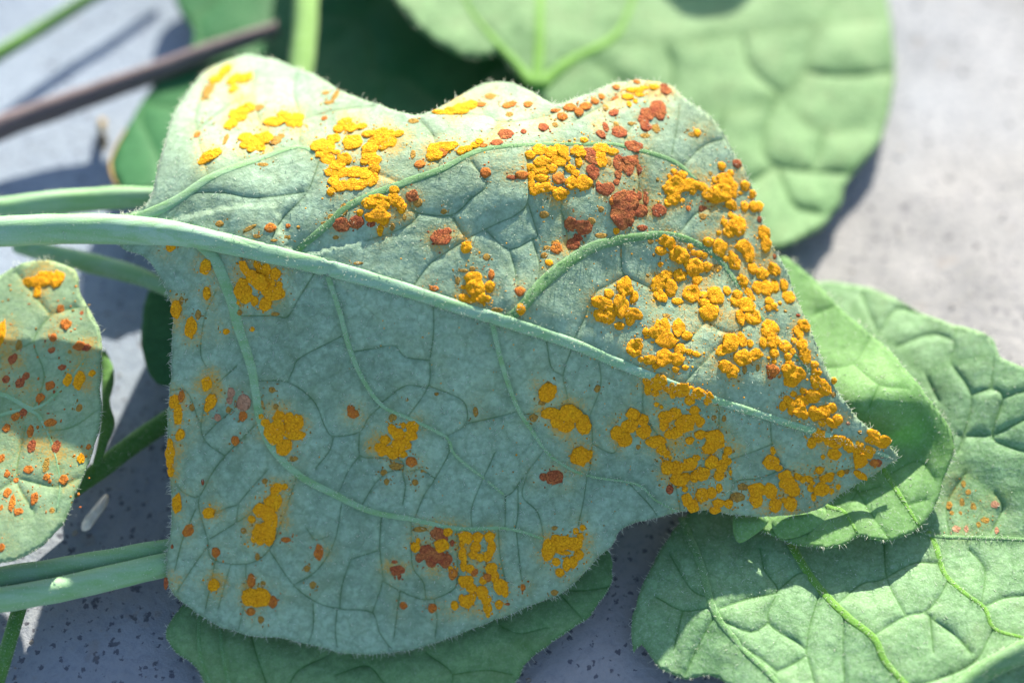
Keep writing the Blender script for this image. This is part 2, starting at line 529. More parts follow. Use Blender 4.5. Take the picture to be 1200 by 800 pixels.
class Leaf:
    def __init__(s, name, outline, heights, label, cat, mat, majors=(), minors=(), ridge=0.5, bulge=0.14, wave=0.25, grid=4.5,
                 step=5.0, serr=1.2, cell=None, seed=1, minor_w=1.6, dust=None, group=None, thick=0.28, under=None, groove=0.10, stretch=(1, 1)):
        s.name, s.seed = name, seed
        s.H = Heights(heights)
        ol = closed_line(outline, step)
        if serr:
            k = np.arange(len(ol))
            nrm = np.stack([np.gradient(ol[:, 1]), -np.gradient(ol[:, 0])], 1)
            nrm /= np.linalg.norm(nrm, axis=1)[:, None] + 1e-9
            wob = np.array([noise.noise(Vector((i * 0.21, seed * 3.1, 0))) * 1.6 + noise.noise(Vector((i * 0.63, seed * 1.3, 5))) for i in k])
            ol = ol + nrm * (wob * serr)[:, None]
        s.ol = ol
        s.maj = [smooth_line(m, 6.0) for m in majors]
        mins = [smooth_line(m, 4.0) for m in minors]
        if cell:
            for m in voronoi_lines(ol, cell, seed, stretch):
                mins.append(smooth_line(m, 4.0))
        s.mins = mins
        A, B, W = [], [], []
        for m in s.maj:
            A.append(m[:-1, :2]); B.append(m[1:, :2]); W.append((m[:-1, 2] + m[1:, 2]) / 2)
        s.MA, s.MB, s.MW = (np.vstack(A), np.vstack(B), np.concatenate(W)) if A else (np.zeros((0, 2)),) * 2 + (np.zeros(0),)
        A = [m[:-1, :2] for m in mins if len(m) > 1]; B = [m[1:, :2] for m in mins if len(m) > 1]
        s.NA, s.NB = (np.vstack(A), np.vstack(B)) if A else (np.zeros((0, 2)), np.zeros((0, 2)))
        s.ridge, s.bulge, s.wave, s.mw, s.groove = ridge, bulge, wave, minor_w, groove
        s.base = at_height(*outline[0], 0.0)
        s.root = thing(name, s.base, label, cat, group)
        s.build(grid, mat, dust, thick)

    def relief(s, uv):
        dm, w = seg_dist(uv, s.MA, s.MB, s.MW)
        dn, _ = seg_dist(uv, s.NA, s.NB)
        d = np.minimum(dm - w * 0.4, dn)
        r = s.ridge * (w / 14.0) * np.exp(-np.maximum(dm - w * 0.3, 0) / (14 + w)) if len(s.MA) else np.zeros(len(uv))
        r = r + s.bulge * (1 - np.exp(-np.maximum(d, 0) / 11.0)) - s.groove * np.exp(-(dn / (s.mw * 1.3)) ** 2)
        r = r + s.wave * vnoise(uv[:, 0], uv[:, 1], 90.0, s.seed * 1.37) + 0.35 * s.wave * vnoise(uv[:, 0], uv[:, 1], 28.0, s.seed * 2.1)
        return r, dm, w, dn

    def pos(s, uv, lift=0.0):
        uv = np.atleast_2d(np.asarray(uv, float))
        r = s.relief(uv)[0]
        p = at_height(uv[:, 0], uv[:, 1], s.H(uv[:, 0], uv[:, 1]))
        d = CAM - p; d /= np.linalg.norm(d, axis=1)[:, None]
        return p + d * (r + lift)[:, None] / 1000.0

    def frame(s, u, v):
        e = 2.5
        p = s.pos([(u, v), (u + e, v), (u, v - e), (u - e, v), (u, v + e)])
        tu = (p[1] - p[3]) / (2 * e); tv = (p[2] - p[4]) / (2 * e)
        n = np.cross(tu, tv); n /= np.linalg.norm(n)
        return p[0], tu, tv, n

    def build(s, g, mat, dust, thick):
        lo, hi = s.ol.min(0), s.ol.max(0)
        r = np.random.default_rng(s.seed + 100)
        xs = np.arange(lo[0], hi[0], g); ys = np.arange(lo[1], hi[1], g * 0.866)
        G = np.array([(x + (g / 2 if j % 2 else 0), y) for j, y in enumerate(ys) for x in xs])
        G += (r.random(G.shape) - 0.5) * g * 0.35
        G = G[inside(s.ol, G)]
        nxt = np.roll(s.ol, -1, axis=0)
        G = G[seg_dist(G, s.ol, nxt)[0] > g * 0.55]
        if len(s.NA):
            G = G[seg_dist(G, s.NA, s.NB)[0] > s.mw * 1.0 + g * 0.55]
        pts = [G]
        for m in s.mins:
            if len(m) < 2: continue
            t = np.gradient(m[:, :2], axis=0); t /= np.linalg.norm(t, axis=1)[:, None] + 1e-9
            nn = np.stack([-t[:, 1], t[:, 0]], 1)
            for o in (0, s.mw, -s.mw):
                pts.append(m[:, :2] + nn * o)
        K = np.vstack(pts)
        K = K[inside(s.ol, K)]
        K = K[seg_dist(K, s.ol, nxt)[0] > 1.2]
        _, idx = np.unique(np.round(K / 1.3).astype(int), axis=0, return_index=True)
        K = K[np.sort(idx)]
        n = len(s.ol)
        allp = np.vstack([s.ol, K])
        vs, es, fs, *_ = delaunay_2d_cdt([Vector(p) for p in allp], [(i, (i + 1) % n) for i in range(n)], [], 1, 1e-5)
        UV = np.array([tuple(p) for p in vs])
        F = np.array([f for f in fs if len(f) == 3])
        c = UV[F]
        area = (c[:, 1, 0] - c[:, 0, 0]) * (c[:, 2, 1] - c[:, 0, 1]) - (c[:, 2, 0] - c[:, 0, 0]) * (c[:, 1, 1] - c[:, 0, 1])
        F[area > 0] = F[area > 0][:, ::-1]          # v points down, so this turns the faces to the viewer's side
        rel, dm, w, dn = s.relief(UV)
        P = s.pos(UV)
        s.blade = mesh_obj('blade', P, F, mat, s.root, s.base)
        vein = np.maximum(np.exp(-(dn / (s.mw * 0.8)) ** 2), 0.55 * np.exp(-np.maximum(dm - w * 0.45, 0) / 4.0) if len(s.MA) else 0)
        edge = seg_dist(UV, s.ol, nxt)[0]
        vein = np.maximum(vein, 0.5 * np.exp(-edge / 3.0))
        attr(s.blade.data, 'vein', vein)
        du = np.zeros(len(UV))
        if dust is not None and len(dust):
            for a in range(0, len(UV), 3000):
                q = UV[a:a + 3000]
                dd = np.maximum(np.linalg.norm(q[:, None] - dust[None, :, :2], axis=2) - dust[None, :, 2], 0)
                du[a:a + 3000] = np.clip((0.85 * np.exp(-(dd / 17.0) ** 2) * dust[None, :, 3]).max(1), 0, 1)
            du = np.clip(du * (0.65 + 0.9 * vnoise(UV[:, 0], UV[:, 1], 22.0, 3.3)), 0, 1)
        attr(s.blade.data, 'dust', du)
        md = s.blade.modifiers.new('thickness', 'SOLIDIFY')
        md.thickness = thick / 1000.0
        md.offset = -1.0
        s.UV = UV

    def vein_parts(s, lines, mat, name='lateral_vein', rise=0.15, sink=0.05):
        for m in lines:
            L = smooth_line(m, 7.0)
            P = s.pos(L[:, :2])
            R, D = [], []
            for p, w in zip(P, L[:, 2]):
                R.append(w * 0.5 * px_size(p))
            N_ = []
            for (u, v) in L[:, :2]:
                N_.append(s.frame(u, v)[3])
            N_ = np.array(N_); N_ /= np.linalg.norm(N_, axis=1)[:, None]
            R = np.array(R)
            V, F = tube(P - N_ * (R * sink)[:, None], R, 12, rise / 0.5, rough=0.10, seed=s.seed + L[0, 0] * 0.01, flatdir=N_)
            mesh_obj(name, V, F, mat, s.blade, s.base)

    def hairs(s, margin=2.0, on_veins=(), surf=0, length=7.0, rad=0.35, name='hair'):
        r = np.random.default_rng(s.seed + 55)
        V, F = [], []
        def one(p, d, ln, rd):
            side = np.cross(d, CAM - p); side /= np.linalg.norm(side) + 1e-12
            other = np.cross(side, d); other /= np.linalg.norm(other) + 1e-12
            bend = (side * r.normal() * 0.35 + other * r.normal() * 0.25) * ln
            i0 = len(V)
            for f, k in ((0.0, 1.0), (0.55, 0.75)):
                c = p + d * ln * f + bend * f * f
                for a in (0, 2.09, 4.19):
                    V.append(c + (side * math.cos(a) + other * math.sin(a)) * rd * k)
            V.append(p + d * ln + bend)
            for k in range(3):
                k2 = (k + 1) % 3
                F.append((i0 + k, i0 + k2, i0 + 3 + k2, i0 + 3 + k))
                F.append((i0 + 3 + k, i0 + 3 + k2, i0 + 6))
        if margin:
            n = len(s.ol)
            ok = (s.ol[:, 0] > -20) & (s.ol[:, 0] < 1220) & (s.ol[:, 1] > -20) & (s.ol[:, 1] < 820)
            cen = s.ol.mean(0)
            tang = np.roll(s.ol, -1, 0) - np.roll(s.ol, 1, 0)
            nr = np.stack([tang[:, 1], -tang[:, 0]], 1); nr /= np.linalg.norm(nr, axis=1)[:, None]
            test = inside(s.ol, s.ol + nr * 2.0)
            nr[test] *= -1
            base = s.pos(s.ol - nr * 0.8); tip = s.pos(s.ol - nr * 6)
            for i in range(n):
                if not ok[i]: continue
                j = (i + 1) % n
                for _ in range(int(margin * (0.75 + 1.1 * noise.noise(Vector((i * 0.4, s.seed, 9)))) * np.linalg.norm(s.ol[j] - s.ol[i]) / 3.0 + r.random())):
                    t = r.random()
                    p = base[i] * (1 - t) + base[j] * t
                    d = (base[i] - tip[i]); d /= np.linalg.norm(d)
                    pc = CAM - p; pc /= np.linalg.norm(pc)
                    d = d + pc * r.normal() * 0.45 + np.cross(pc, d) * r.normal() * 0.5
                    d /= np.linalg.norm(d)
                    px = px_size(p)
                    one(p, d, length * px * (0.25 + 1.35 * r.random() ** 2.2), rad * px)
        cand = []
        for m, dens in on_veins:
            L = smooth_line(m, 3.0)
            L = L[(L[:, 0] > 0) & (L[:, 0] < 1200)]
            for q in L:
                for _ in range(int(dens + r.random())):
                    cand.append((q[0] + r.normal() * q[2] * 0.35, q[1] + r.normal() * q[2] * 0.35, 0.5 * q[2] * 0.3))
        if surf:
            k = r.integers(0, len(s.UV), surf)
            for q in s.UV[k]:
                cand.append((q[0] + r.normal() * 2, q[1] + r.normal() * 2, 0))
        if cand:
            cd = np.array(cand)
            P0 = s.pos(cd[:, :2])
            for p, c in zip(P0, cd):
                n = CAM - p; n /= np.linalg.norm(n)
                px = px_size(p)
                d = n * (0.35 + 0.4 * r.random()) + np.array([r.normal() * 0.6, r.normal() * 0.5, r.normal() * 0.5])
                d /= np.linalg.norm(d)
                one(p + n * c[2] * px, d, length * px * (0.3 + 0.6 * r.random()), rad * px * 0.9)
        o = mesh_obj(name, V, F, M['hair'], s.root, s.base)
        o['kind'] = 'stuff'
        return o

def z(u0, v0, s, polys):
    """lines noted on an enlarged view of the photograph, back to photo pixels"""
    return [[(u0 + x / s, v0 + y / s) for x, y in p] for p in polys]

def sunward(u, v, h, hc):
    """where something hc mm up must stand to shade the point seen at (u, v), h mm up"""
    p = at_height(u, v, h) + np.array(SUNV) * (hc - h) / 1000.0 / SUNV.z
    d = p - CAM
    k = float(d @ FWD)
    return 600 + FPX * float(d @ RIGHT) / k, 400 - FPX * float(d @ UP) / k

def stem_hairs(parent, path, radii, base, count, length=6.0, seed=1):
    """short bristles standing off a stem"""
    r = np.random.default_rng(seed)
    V, F = [], []
    P = np.asarray(path); T = np.gradient(P, axis=0); T /= np.linalg.norm(T, axis=1)[:, None]
    for _ in range(count):
        k = r.integers(1, len(P) - 1)
        p = P[k] + (P[k + 1] - P[k]) * r.random()
        pc = CAM - p; pc /= np.linalg.norm(pc)
        side = np.cross(T[k], pc); side /= np.linalg.norm(side)
        a = r.normal() * 0.9 + (math.pi / 2 if r.random() < 0.5 else -math.pi / 2) * (r.random() < 0.7)
        d = pc * math.cos(a) + side * math.sin(a)
        px = px_size(p)
        b = p + d * radii[k] * 0.93
        d = d + T[k] * r.normal() * 0.5; d /= np.linalg.norm(d)
        o1 = np.cross(d, T[k]); o1 /= np.linalg.norm(o1); o2 = np.cross(d, o1)
        ln = length * px * (0.3 + 0.8 * r.random() ** 2); rd = 0.3 * px
        i0 = len(V)
        for q in (0, 2.09, 4.19): V.append(b + (o1 * math.cos(q) + o2 * math.sin(q)) * rd)
        V.append(b + d * ln + T[k] * r.normal() * 0.2 * ln)
        F += [(i0, i0 + 1, i0 + 3), (i0 + 1, i0 + 2, i0 + 3), (i0 + 2, i0, i0 + 3)]
    o = mesh_obj('hair', V, F, M['hair'], parent, base)
    o['kind'] = 'stuff'

# ------------------------------------------------------------------ concrete
def ground():
    xs = np.linspace(-0.55, 0.55, 181); ys = np.linspace(-0.35, 0.75, 181)
    V, F = [], []
    for y in ys:
        for x in xs:
            hgt = 0.0007 * noise.noise(Vector((x * 30, y * 30, 0))) + 0.0004 * noise.noise(Vector((x * 95, y * 95, 4)))
            V.append((x, y, hgt - 0.0009))
    n = len(xs)
    for j in range(len(ys) - 1):
        for i in range(n - 1):
            F.append((j * n + i, j * n + i + 1, j * n + i + n + 1, j * n + i + n))
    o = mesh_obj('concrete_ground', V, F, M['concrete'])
    o['kind'] = 'structure'
    o['label'] = 'grey pitted concrete slab under the leaves'
ground()

def grit():
    r = np.random.default_rng(5)
    V, F = [], []
    ico = bmesh.new(); bmesh.ops.create_icosphere(ico, subdivisions=1, radius=1.0)
    iv = np.array([v.co[:] for v in ico.verts]); fi = [[v.index for v in f.verts] for f in ico.faces]; ico.free()
    for _ in range(900):
        c = np.array([r.uniform(-0.085, 0.10), r.uniform(-0.055, 0.11), -0.0004])
        sc = 0.00009 + 0.00028 * r.random() ** 4
        q = iv * (1 + 0.35 * r.normal(size=(len(iv), 1))) * np.array([1, 0.6 + 0.6 * r.random(), 0.6]) * sc
        a = r.random() * 6.28
        R = np.array([[math.cos(a), -math.sin(a), 0], [math.sin(a), math.cos(a), 0], [0, 0, 1]])
        k = len(V)
        V.extend((q @ R + c).tolist()); F.extend([[k + j for j in f] for f in fi])
    o = mesh_obj('grit', V, F, M['grit'], smooth=False)
    tag(o, 'fine dark and pale grit scattered over the concrete', 'grit', kind='stuff')
grit()

# ------------------------------------------------------------------ rust pustules, as noted on enlarged views: (u0, v0, scale, [(x, y, rx, ry, tilt, kind)])
def parse(u0, v0, s, txt):
    out = []
    for row in txt.split():
        a = row.split(',')
        kind = 'o'
        if a[-1].isalpha(): kind = a.pop()
        x, y, rx, ry = map(float, a[:4])
        tilt = float(a[4]) if len(a) > 4 else 0.0
        out.append((u0 + x / s, v0 + y / s, rx / s, ry / s, tilt, kind))
    return out

Z = 7.275
MAIN_SPOTS = []
MAIN_SPOTS += parse(680, 160, Z, '''460,80,70,45,r 470,205,90,40,r 410,275,40,60,r 500,285,28,45,r 330,235,38,70,r 325,330,28,40,r 90,170,50,75,30,r
110,300,50,60,r 215,455,60,50,r 380,560,100,90,r 370,670,95,100,r 510,635,55,45,r 665,625,55,45,30,r 530,780,40,25,r 1050,620,35,40,r
180,95,70,35 280,130,50,30 175,200,45,60 20,130,20,50 810,425,90,70 930,410,70,50 960,450,35,45 790,520,50,55 750,565,35,30 870,330,40,35
725,440,25,25 800,300,25,25 760,340,20,20 865,545,25,22 660,370,15,20,b 560,540,25,45,r 560,490,20,20,r 500,510,35,35,r
245,215,20,35,b 310,390,25,25,r 30,30,28,25 160,430,25,45,r 260,430,30,40,r 440,520,50,50,r 300,560,40,60,m 430,720,40,40,r''')
MAIN_SPOTS += parse(760, 170, Z, '''455,355,50,35,-15 515,415,50,45 580,455,55,45 570,300,28,30 655,300,60,55,c 635,405,70,70,c 730,360,30,50 730,420,22,35
700,240,25,30 705,510,50,40,-40 785,410,25,15 825,350,38,42,c 890,420,30,38 820,525,35,45 900,525,40,45 945,525,32,42 625,180,35,35 757,160,35,38,r
700,600,25,25 650,665,25,40,20 755,690,65,80 680,745,45,45 600,750,22,20 985,750,40,60,15 945,635,20,25,r 465,545,38,35,r 90,560,55,45,r 465,610,30,25,b
530,245,18,20,b 340,540,20,25,m''')
MAIN_SPOTS += parse(680, 270, Z, '''725,95,55,50 775,120,35,55 690,175,45,40 840,215,75,68,c 600,95,25,20,b 935,140,25,22 965,190,25,25 1015,200,35,28 1060,215,28,28
975,315,75,68 1080,310,40,40 685,290,22,22 660,465,50,60 720,390,60,40,25 770,500,50,65,-10 680,560,55,45,-20 840,380,45,50 885,375,25,25 995,420,40,48,-20
950,540,65,65,c 1050,550,45,32 830,605,45,30 735,730,30,22,b 375,480,60,75 245,540,42,42 460,570,35,55,-20 180,615,75,45,-15 350,640,60,95,-10
240,650,55,40,-20 160,720,45,45 240,735,55,50 450,715,75,50,-15 425,770,40,40 350,190,20,40,b 575,385,16,14,b 625,210,14,14,b''')
MAIN_SPOTS += parse(780, 270, Z, '''365,100,42,38 462,150,58,65 660,140,48,55 705,200,45,75,-15 830,40,35,45 855,110,35,70 510,245,22,25 590,270,50,75,5
745,325,38,50 825,370,48,50 920,335,45,55,15 665,430,45,45,c 710,540,30,70,35 785,490,38,55 865,490,48,65 930,480,35,50 1010,470,35,55 1045,565,48,45
880,605,35,32 880,660,28,32 925,645,28,30 975,620,18,18 950,680,15,12 615,550,40,40 600,605,42,45 695,640,65,55 640,740,35,60 745,740,60,65,c
525,515,30,40 430,560,62,65 330,620,45,40 370,695,72,60,c 455,20,20,18 930,222,16,22,r 435,325,45,38,b''')
MAIN_SPOTS += parse(720, 360, Z, '''445,75,30,20,b 380,165,40,50 435,165,38,60 265,210,28,30 265,255,18,16 345,220,50,42 450,285,78,65 545,175,52,65 615,245,45,35
175,345,60,70,c 555,355,45,45 420,430,70,65 535,435,50,55 300,445,52,38 225,445,24,24 355,500,34,26 640,380,35,25,-10 695,400,40,22,-20 525,530,30,28
605,515,28,22 830,155,18,18,b 990,310,60,80,-20 920,365,60,35,25 1080,280,38,60 1085,430,65,62 940,500,48,52 1020,545,42,48 980,575,22,28 1110,530,20,35,b 45,160,42,32''')
MAIN_SPOTS += parse(840, 340, Z, '''320,550,60,42,15 450,335,65,65 480,430,55,60 395,450,32,45 285,455,28,35 490,535,35,45 580,480,50,45,-20 645,525,28,30
610,570,32,35 610,615,28,25 740,300,55,42,-35 700,360,35,58,10 660,430,25,28 725,470,42,55 745,550,40,70,10 440,580,16,16 490,610,18,22 480,685,48,50,m
440,655,22,18,r 635,690,75,65 700,720,55,55 640,760,60,55 695,215,20,15,r 585,180,16,14,b 605,325,14,12,b 835,635,35,32 830,695,25,32 875,705,22,22
830,760,35,40 900,790,35,30 1000,770,25,28 455,745,25,15,r 350,660,18,30,b''')
MAIN_SPOTS += parse(880, 430, Z, '''560,130,45,50 625,170,48,60,20 590,225,40,35 705,235,20,22,b 450,205,35,25,-20 520,245,50,55 360,230,30,25 430,285,55,48,c
310,275,30,35 270,335,32,38 340,320,40,45 345,375,30,30 420,375,55,45 460,410,35,35 545,400,45,60,20 620,380,55,55 695,350,35,45 610,475,32,30
685,480,55,30,-45 740,450,40,48 580,590,52,52 515,650,38,42 710,630,85,60,c 830,675,42,55 715,745,48,45 615,765,18,20 920,730,40,80 1000,725,58,48,c
1050,570,55,35,-20 1030,620,55,40 1120,640,60,50 190,710,25,35 930,555,18,18,b 830,480,18,16,p''')
MAIN_SPOTS += parse(700, 430, Z, '''425,110,38,50 430,190,30,45 520,130,65,55 620,175,50,45 715,190,65,52 800,210,35,45 860,225,60,45 945,270,42,48 790,285,40,42
495,220,30,32 645,240,25,28 505,318,22,20 545,340,18,18 585,420,55,45 660,400,48,45 570,495,40,45 750,485,75,70 670,560,50,45 610,575,40,35
825,370,42,35 840,430,40,40 880,465,38,42 880,575,48,38 790,625,35,32 1000,600,70,60 960,680,60,55 1030,640,50,50 300,400,50,50 390,455,42,50,c
400,550,60,55,c 270,510,80,50,20 170,560,50,50 225,610,60,55 500,640,70,50 545,700,40,50 350,680,20,20,b 590,730,30,40 620,775,35,28
15,185,16,25,b 995,430,22,22,b 1080,440,18,25,b 285,375,25,20,p''')
MAIN_SPOTS += parse(720, 500, Z, '''970,205,32,40 940,260,28,35 970,290,28,35 640,320,55,50 700,265,35,28 830,310,55,60 915,330,40,50 740,400,65,55,c 680,430,40,40
450,345,45,50 530,350,55,50 560,455,65,50 610,430,40,45 890,415,42,42 990,395,15,30 895,520,25,40 750,585,50,55 825,565,42,45 620,620,40,50
665,675,45,50 890,650,50,35 980,655,45,38 860,710,50,30 600,530,25,25 1045,600,60,35,b 470,535,30,35,r 1100,510,40,25,b 425,320,20,25''')
MAIN_SPOTS += parse(860, 500, 5.715, '''245,235,45,45 300,275,25,22 850,240,40,55 940,242,30,22,m 968,242,22,24,r 850,325,45,25,-30 715,310,24,24 755,297,18,18,b
575,290,26,25 640,330,30,38 605,345,28,30 595,420,48,48,c 500,345,28,28 515,410,24,25 535,470,26,28 525,375,20,18 655,430,18,20 700,402,16,18
430,330,28,26 460,355,20,20 345,330,42,35 355,370,45,40 385,415,48,50 410,435,28,30 160,425,55,45,c 240,425,38,48,c 155,495,40,38 125,485,25,22
275,520,35,45,20 380,515,40,42 335,490,18,18 60,400,30,22,b''')
MAIN_SPOTS += parse(600, 90, Z, '''1065,45,28,22,m 890,90,35,25,30,m 765,170,28,28,m 705,210,35,28,m 630,250,50,35,30,m 570,300,40,40,m 490,265,55,35,m 430,340,45,40,m
380,290,50,18,m 270,430,45,38,r 370,410,22,25,b 1020,115,45,26 1085,115,45,26 985,175,50,28 1090,155,40,22 875,185,50,18,25,m 1000,235,22,28 1050,210,20,20
870,305,50,28,35,r 800,430,22,45,r 760,490,35,40,40,r 800,265,25,30,b 910,465,60,42,15,r 890,410,20,30,b 1020,400,30,15,b 615,540,35,25 490,550,15,15,b
160,665,45,38 235,620,50,40 330,640,55,45 390,600,35,25 440,640,45,45 560,640,60,45 400,720,55,42 470,700,28,25 260,720,60,45''')
MAIN_SPOTS += parse(690, 85, Z, '''560,125,45,28 640,110,28,18,r 660,155,48,40,r 595,310,62,65,r 510,350,60,50,r 470,410,42,50,r 490,465,50,38,r 610,370,40,40,r
645,340,20,20,r 925,515,30,32 880,530,28,22,b 480,130,35,20 575,480,30,40,b 480,540,40,20,b''')
MAIN_SPOTS += parse(600, 180, Z, '''155,120,35,35 165,190,30,50 165,260,30,50 190,320,35,40 215,130,50,40 270,150,40,35 255,210,55,35 340,125,45,40 270,290,55,38
220,300,40,40 310,290,25,35 500,130,42,35 570,75,30,45 540,170,35,35 500,250,45,50 400,345,50,50 370,310,35,30 465,330,25,25 610,245,58,62 395,210,45,45,m
380,225,30,30 500,600,50,50,r 605,625,65,55,r 650,640,30,28,r 560,720,35,35,r 520,770,50,40,r 765,700,50,22,b 890,660,28,28 760,475,25,25,b
680,575,30,30,b 275,520,40,30,b 375,770,40,35,b 690,280,16,16,b''')
MAIN_SPOTS += parse(350, 120, Z, '''390,175,45,45 350,225,50,38 450,215,60,40 540,205,45,32 600,270,55,35 690,260,70,40 770,275,55,40 850,270,45,30,30 770,340,60,45
720,380,40,35 660,330,60,45 610,390,60,50 600,450,55,50 640,500,60,40 570,500,45,38 300,315,50,45 180,365,80,50 250,390,60,50 200,430,50,40 320,425,35,25
250,490,50,45 390,490,55,55 330,535,60,40 455,335,75,60 440,380,35,30 290,590,60,38 380,600,60,45 480,600,60,45 570,600,55,50 640,570,50,50 630,660,50,50
560,680,50,40 300,660,45,50 360,710,50,45 450,700,50,45 520,710,50,40 275,760,35,35 320,710,40,40 220,135,20,20,b 10,185,25,30''')
MAIN_SPOTS += parse(370, 200, Z, '''670,165,40,38 445,275,48,45 520,250,80,45,c 560,300,60,50 660,245,45,50 700,270,45,45 735,315,38,50 470,395,48,40 550,390,75,55
580,430,40,35 380,360,28,30 550,510,26,45 220,455,65,50,r 345,440,58,45,r 470,455,35,25,r 820,215,48,45,r 870,275,35,35,b 1065,555,80,60,r 1120,520,35,30,r
235,340,35,50,b 320,280,50,30,30,b 80,450,40,15,b 360,790,40,12,b 655,480,20,30,b 755,400,16,25,b 170,570,25,15,b 1090,350,25,20,b 130,400,30,30,b''')
MAIN_SPOTS += parse(480, 100, Z, '''260,230,60,25 350,220,70,35,10 440,200,70,45,15 530,165,60,40,20 610,165,40,25,m 690,95,45,30,b 830,175,40,30,m 880,160,30,30,m
850,250,30,22,b 1010,165,35,30,m 35,305,40,25,b 225,560,70,70 300,520,75,40 370,510,45,35 190,610,45,40 290,570,40,45,m 440,560,40,35 500,540,40,30
560,510,40,32 595,480,35,30 630,515,30,18,m 85,675,45,32,m 820,420,60,40,r 740,490,50,28,r 970,395,25,22,r 650,745,40,45,m 960,765,50,35,m 880,785,45,20,r 30,590,20,40,b''')
MAIN_SPOTS += parse(200, 60, 5.715, '''310,185,45,35 365,130,35,40 430,190,40,45 420,255,28,30 500,180,40,40 470,165,40,20 255,260,30,50,b 230,310,22,25,b 500,390,60,35,30
450,430,50,45,40 405,490,38,40 590,380,30,25,b 700,475,60,35 770,450,50,35 830,460,50,45 860,490,28,22 740,420,30,20 510,580,45,35 500,630,35,30 560,600,50,45
620,590,55,50 600,650,50,30 540,655,30,28 700,600,40,35,b 740,570,25,20,b 235,715,40,40 290,690,40,35 180,560,22,22,m 370,590,15,40,b 1040,280,25,15,b
1100,300,18,40,b 1060,345,35,15,b 1030,450,18,18,m 620,760,35,14,b 265,455,35,12,b''')
MAIN_SPOTS += parse(180, 260, 6.156, '''125,180,35,32 375,325,35,45 385,515,25,48 165,635,32,60 200,570,15,30,b 270,760,38,70 525,790,25,20 655,340,28,55 690,390,60,45
640,445,40,35 740,440,70,65 830,440,45,40 650,510,60,50 670,550,50,35 605,500,25,40 600,585,20,18 730,570,28,35 860,510,75,45 805,590,38,45,20 810,355,28,50
880,375,35,42 905,455,24,24 745,305,24,35 762,345,22,35 765,265,15,22 635,240,18,30,b 710,775,18,16 840,45,40,30,m 955,115,30,18,b 690,50,50,14,30,b
970,30,18,16,m 745,105,25,15,b 870,135,22,10,b 475,15,30,20,b 1045,40,14,14,b 620,655,18,18,b 875,665,30,12,b 320,670,20,30,b''')
MAIN_SPOTS += parse(500, 270, Z, '''335,140,42,48 400,410,68,50 420,490,75,60 440,560,60,50 540,480,38,50 320,575,40,35 375,595,50,25 315,485,22,20 390,330,25,22,b
550,380,26,38,m 265,430,20,35,b 520,585,26,30 470,600,24,25 490,630,15,14 320,345,35,15,b 65,495,35,25,m 795,520,42,38,m 800,675,38,45 770,705,28,25,b
1045,275,30,28 1105,150,45,45,m 1000,215,28,25,b 1025,150,25,20,b 600,680,50,22,b 510,230,30,28,b''')
MAIN_SPOTS += parse(600, 430, 4.706, '''195,140,42,42 215,255,50,28 190,262,30,20 250,300,32,35 310,255,45,42,c 300,325,38,28 345,270,35,35 395,310,38,45 380,490,50,48
430,480,15,20 235,610,45,35,r 238,608,12,12 470,120,16,18,b 205,90,15,14,b 165,195,20,14,b 120,280,22,20,b 175,605,20,22,r''')
MAIN_SPOTS += parse(400, 460, 6.67, '''395,285,28,40 435,315,48,38 485,255,18,24 555,265,42,42 540,330,45,42 345,370,42,38 295,425,35,32 340,450,50,35 460,410,75,50,c
405,480,45,35 480,480,35,28 320,470,35,25 550,540,38,40,m 335,625,25,25,b 355,695,20,25,b 648,618,28,22,b 578,700,22,25,b 75,125,30,28,m 95,165,40,35,m
400,195,30,25,b 430,575,50,25,b 515,55,12,14,b 745,10,18,14,b 1050,150,18,40,b''')
MAIN_SPOTS += parse(460, 600, 5.0, '''325,115,28,24 260,125,35,35,r 295,155,30,30,r 290,195,38,35 135,205,25,30 150,170,12,20 160,100,40,14,b 210,235,45,45,r 255,255,45,40,r
230,295,30,25,r 310,285,32,40,r 160,265,25,25,r 355,360,26,32,m 340,330,15,18 380,335,12,14 430,150,38,30,-20 405,185,15,22 500,145,30,28 570,145,28,30
485,205,30,30 580,205,22,45 475,250,25,25 515,265,22,25 555,260,25,28 410,250,22,45 415,310,18,35 455,330,25,25 480,350,22,22,m 580,330,32,30 600,375,25,35
560,380,25,25,m 430,405,42,35,-20 465,445,30,28 435,520,42,35 405,500,18,18 470,495,22,30 525,475,32,35 550,510,30,30 558,560,24,35 560,600,12,18
635,440,38,40,-35 660,475,18,22 625,540,22,26 675,537,15,9,r 365,545,20,28 235,560,26,26,m 65,545,20,22,m 765,440,15,20,m 30,340,38,26,r 40,375,12,18,r
12,290,16,10,r 950,470,20,16,b 530,400,22,22 350,180,12,18,r 915,215,35,52 960,155,32,25 1000,185,45,40 1060,180,45,35 1100,150,20,30 1075,110,18,20
1115,90,18,18 1010,238,35,14 1090,250,28,28 960,290,22,25 1020,305,24,38 1062,290,26,35 982,352,24,26 905,270,20,15 970,220,18,18 950,92,16,12,b''')
MAIN_SPOTS += parse(180, 420, 5.717, '''135,285,30,42 185,255,20,35,m 165,380,26,60 180,510,30,38,-20 110,570,20,35 110,640,26,55 110,690,26,40 115,760,16,25 358,170,30,42
385,285,32,45,-15 360,330,20,28 600,300,45,50,p 600,385,28,32,m 520,230,25,35,p 510,280,20,25,p 260,325,18,25,b 430,395,20,25,p 548,550,24,32,m 500,345,16,20,b
720,390,18,22 750,430,28,28 815,490,65,70 870,590,48,50,40 840,390,38,35 900,400,38,35 960,430,38,45 930,460,45,40 940,510,60,32 725,305,12,25,b 820,320,18,18,b
795,210,20,20,b 940,670,30,18,b''')
